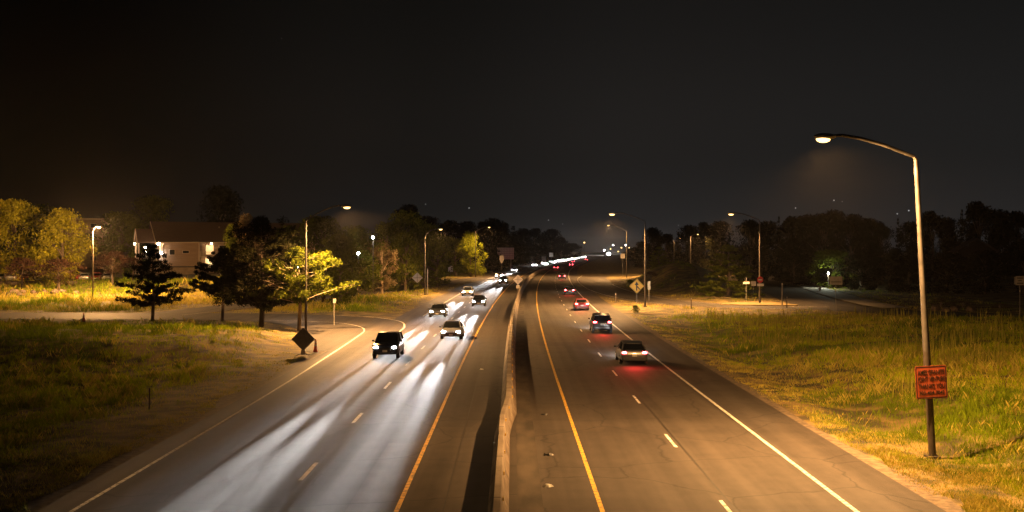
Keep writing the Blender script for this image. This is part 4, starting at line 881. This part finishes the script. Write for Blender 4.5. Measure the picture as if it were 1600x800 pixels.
# ------------------------------------------------------------------ grass
def blades(name, x, y, h, wd, m, seed, lean=.5, group=None):
    g_ = np.random.default_rng(seed); n = len(x); z = ground_z(x, y) - .03; a = g_.random(n) * 6.283; la = g_.random(n) * 6.283; l = h * lean * g_.random(n)
    dx, dy = np.cos(a) * wd / 2, np.sin(a) * wd / 2; lx, ly = np.cos(la) * l, np.sin(la) * l
    p0 = np.stack([x - dx, y - dy, z], 1); p1 = np.stack([x + dx, y + dy, z], 1); p2 = np.stack([x + lx * .4 + dx * .7, y + ly * .4 + dy * .7, z + h * .6], 1); p3 = np.stack([x + lx, y + ly, z + h], 1)
    V = np.stack([p0, p1, p2, p3], 1).reshape(-1, 3); o = fast_mesh(name, V, np.arange(4 * n).reshape(n, 4), m); return o
def scatter(n, x0, x1, y0, y1, seed, p=1.6, fan=None):
    g_ = np.random.default_rng(seed); uu = g_.random(n); q = 1 - p
    y = (y0 ** q + uu * (y1 ** q - y0 ** q)) ** (1 / q)
    if fan: lo = np.maximum(x0, -y * .50 - 2); hi = np.minimum(x1, y * .50 + 2)
    else: lo, hi = x0, x1
    x = lo + g_.random(n) * (hi - lo); return x, y
def grass_zone(n, x0, x1, y0, y1, seed, hmax, dry, tallfrom=3., tuft=9):
    tx, ty = scatter(n // tuft, x0, x1, y0, y1, seed, fan=True); g_ = np.random.default_rng(seed + 1); th = np.clip(g_.lognormal(-.1, .32, len(tx)), .4, 1.7); tr = g_.random(len(tx)); tw = g_.random(len(tx))
    i = np.repeat(np.arange(len(tx)), tuft); q = g_.normal(size=(len(i), 2)) * (.10 + .09 * tw[i])[:, None] * np.clip(ty[i] / 60, 1, 3)[:, None]
    x, y = tx[i] + q[:, 0], ty[i] + q[:, 1]; d = dist_road(x, y)
    n1 = vnoise(x, y, 6, seed + 2); n2 = vnoise(x, y, 1.7, seed + 3); n3 = vnoise(x, y, 17, seed + 4)
    bare = sstep(.60, .72, vnoise(x, y, 3.4, seed + 5)) * .75 * sstep(9, 4, d)
    if x1 < 0: bare = np.maximum(bare, .84 * sstep(.8, 2, d) * sstep(10, 6, d + 4 * n1) * sstep(34, 46, y) * sstep(76, 62, y))
    keep = (d > .1 + .9 * n2) & (tr[i] * .8 + n2 * .5 > .30) & (g_.random(len(x)) > bare)
    x, y, d, n1, n2, n3, th_, tr_ = (v[keep] for v in (x, y, d, n1, n2, n3, th[i], tr[i]))
    h = (.08 + .08 * n2 + (hmax - .12) * sstep(1.2, tallfrom + 3, d) * (.55 + .45 * sstep(45, 75, y)) * (.25 + 1.1 * n1) * (.45 + .9 * n2)) * th_ * (.55 + .6 * g_.random(len(x))); wd = (.009 + .011 * g_.random(len(x))) * np.clip(y / 55, .7, 4)
    isdry = tr_ < np.clip(dry * (2.2 - 2.4 * n3) + .5 * sstep(5.5, .5, d), .04, .96)
    return x, y, h, wd, isdry, .5 * n1 + .5 * n3
def merge(zs):
    return [np.concatenate([z[k] for z in zs]) for k in range(6)]
Z = merge([grass_zone(450000, 12, 70, 26, 130, 400, .42, .30, 5., 14), grass_zone(36000, 12, 70, 128, 290, 410, .35, .45)])
def put(name, label, sel, Z, m, seed, lean=.5): o = blades(name, Z[0][sel], Z[1][sel], Z[2][sel], Z[3][sel], m, seed, lean); tag(o, label, 'grass', kind='stuff')
deepm = (~Z[4]) & (Z[5] > .52)
put('dry_grass', 'straw coloured dry grass on the right bank and verge', Z[4], Z, M['grass_dry'], 1, .8)
put('green_grass', 'yellow green grass on the right bank', (~Z[4]) & ~deepm, Z, M['grass_green'], 2, .6); put('tall_grass', 'deep green taller grass in clumps on the right bank', deepm, Z, M['grass_deep'], 3, .5)
Z = merge([grass_zone(280000, -60, -13, 26, 121, 500, .46, .26, 5., 14), grass_zone(90000, -110, -13, 134, 215, 510, .75, .62, 4.), grass_zone(20000, -60, -5, 215, 330, 520, .4, .5)])
deepm = (~Z[4]) & (Z[5] > .55)
put('dry_grass', 'straw coloured dry grass along the left verge and far field', Z[4], Z, M['grass_dry'], 4, .8)
put('green_grass', 'yellow green grass on the left field', (~Z[4]) & ~deepm, Z, M['grass_green'], 5, .6); put('tall_grass', 'deep green taller grass in patches on the left field', deepm, Z, M['grass_deep'], 6, .5)
# upright weeds on the right bank
x, y = scatter(9000, 17, 75, 55, 127, 600, 1.2, True); n1 = vnoise(x, y, 7, 601); d = dist_road(x, y); k = (n1 > .42) & (d > 5) & (x > 19); x, y = x[k], y[k]
o = blades('tall_weeds', x, y, .55 + .95 * rng.random(len(x)) ** 2, .05 * np.clip(y / 60, 1, 2), M['weed'], 7, .12); tag(o, 'tall upright weed stalks on the right bank', 'weeds', kind='stuff')

# ------------------------------------------------------------------ night haze
if HAZE:
    hm = bpy.data.materials.new('haze'); hm.use_nodes = True; t = hm.node_tree; t.nodes.clear()
    v = N(t, 'ShaderNodeVolumePrincipled'); v.inputs['Color'].default_value = (.9, .9, .9, 1); v.inputs['Density'].default_value = HAZE; v.inputs['Anisotropy'].default_value = .45
    out_ = N(t, 'ShaderNodeOutputMaterial'); t.links.new(v.outputs[0], out_.inputs['Volume'])
    hb = MB().box((0, 1210, 16), (2900, 2600, 36)).build('haze', hm); tag(hb, 'thin night haze over the whole place', 'haze', kind='stuff')
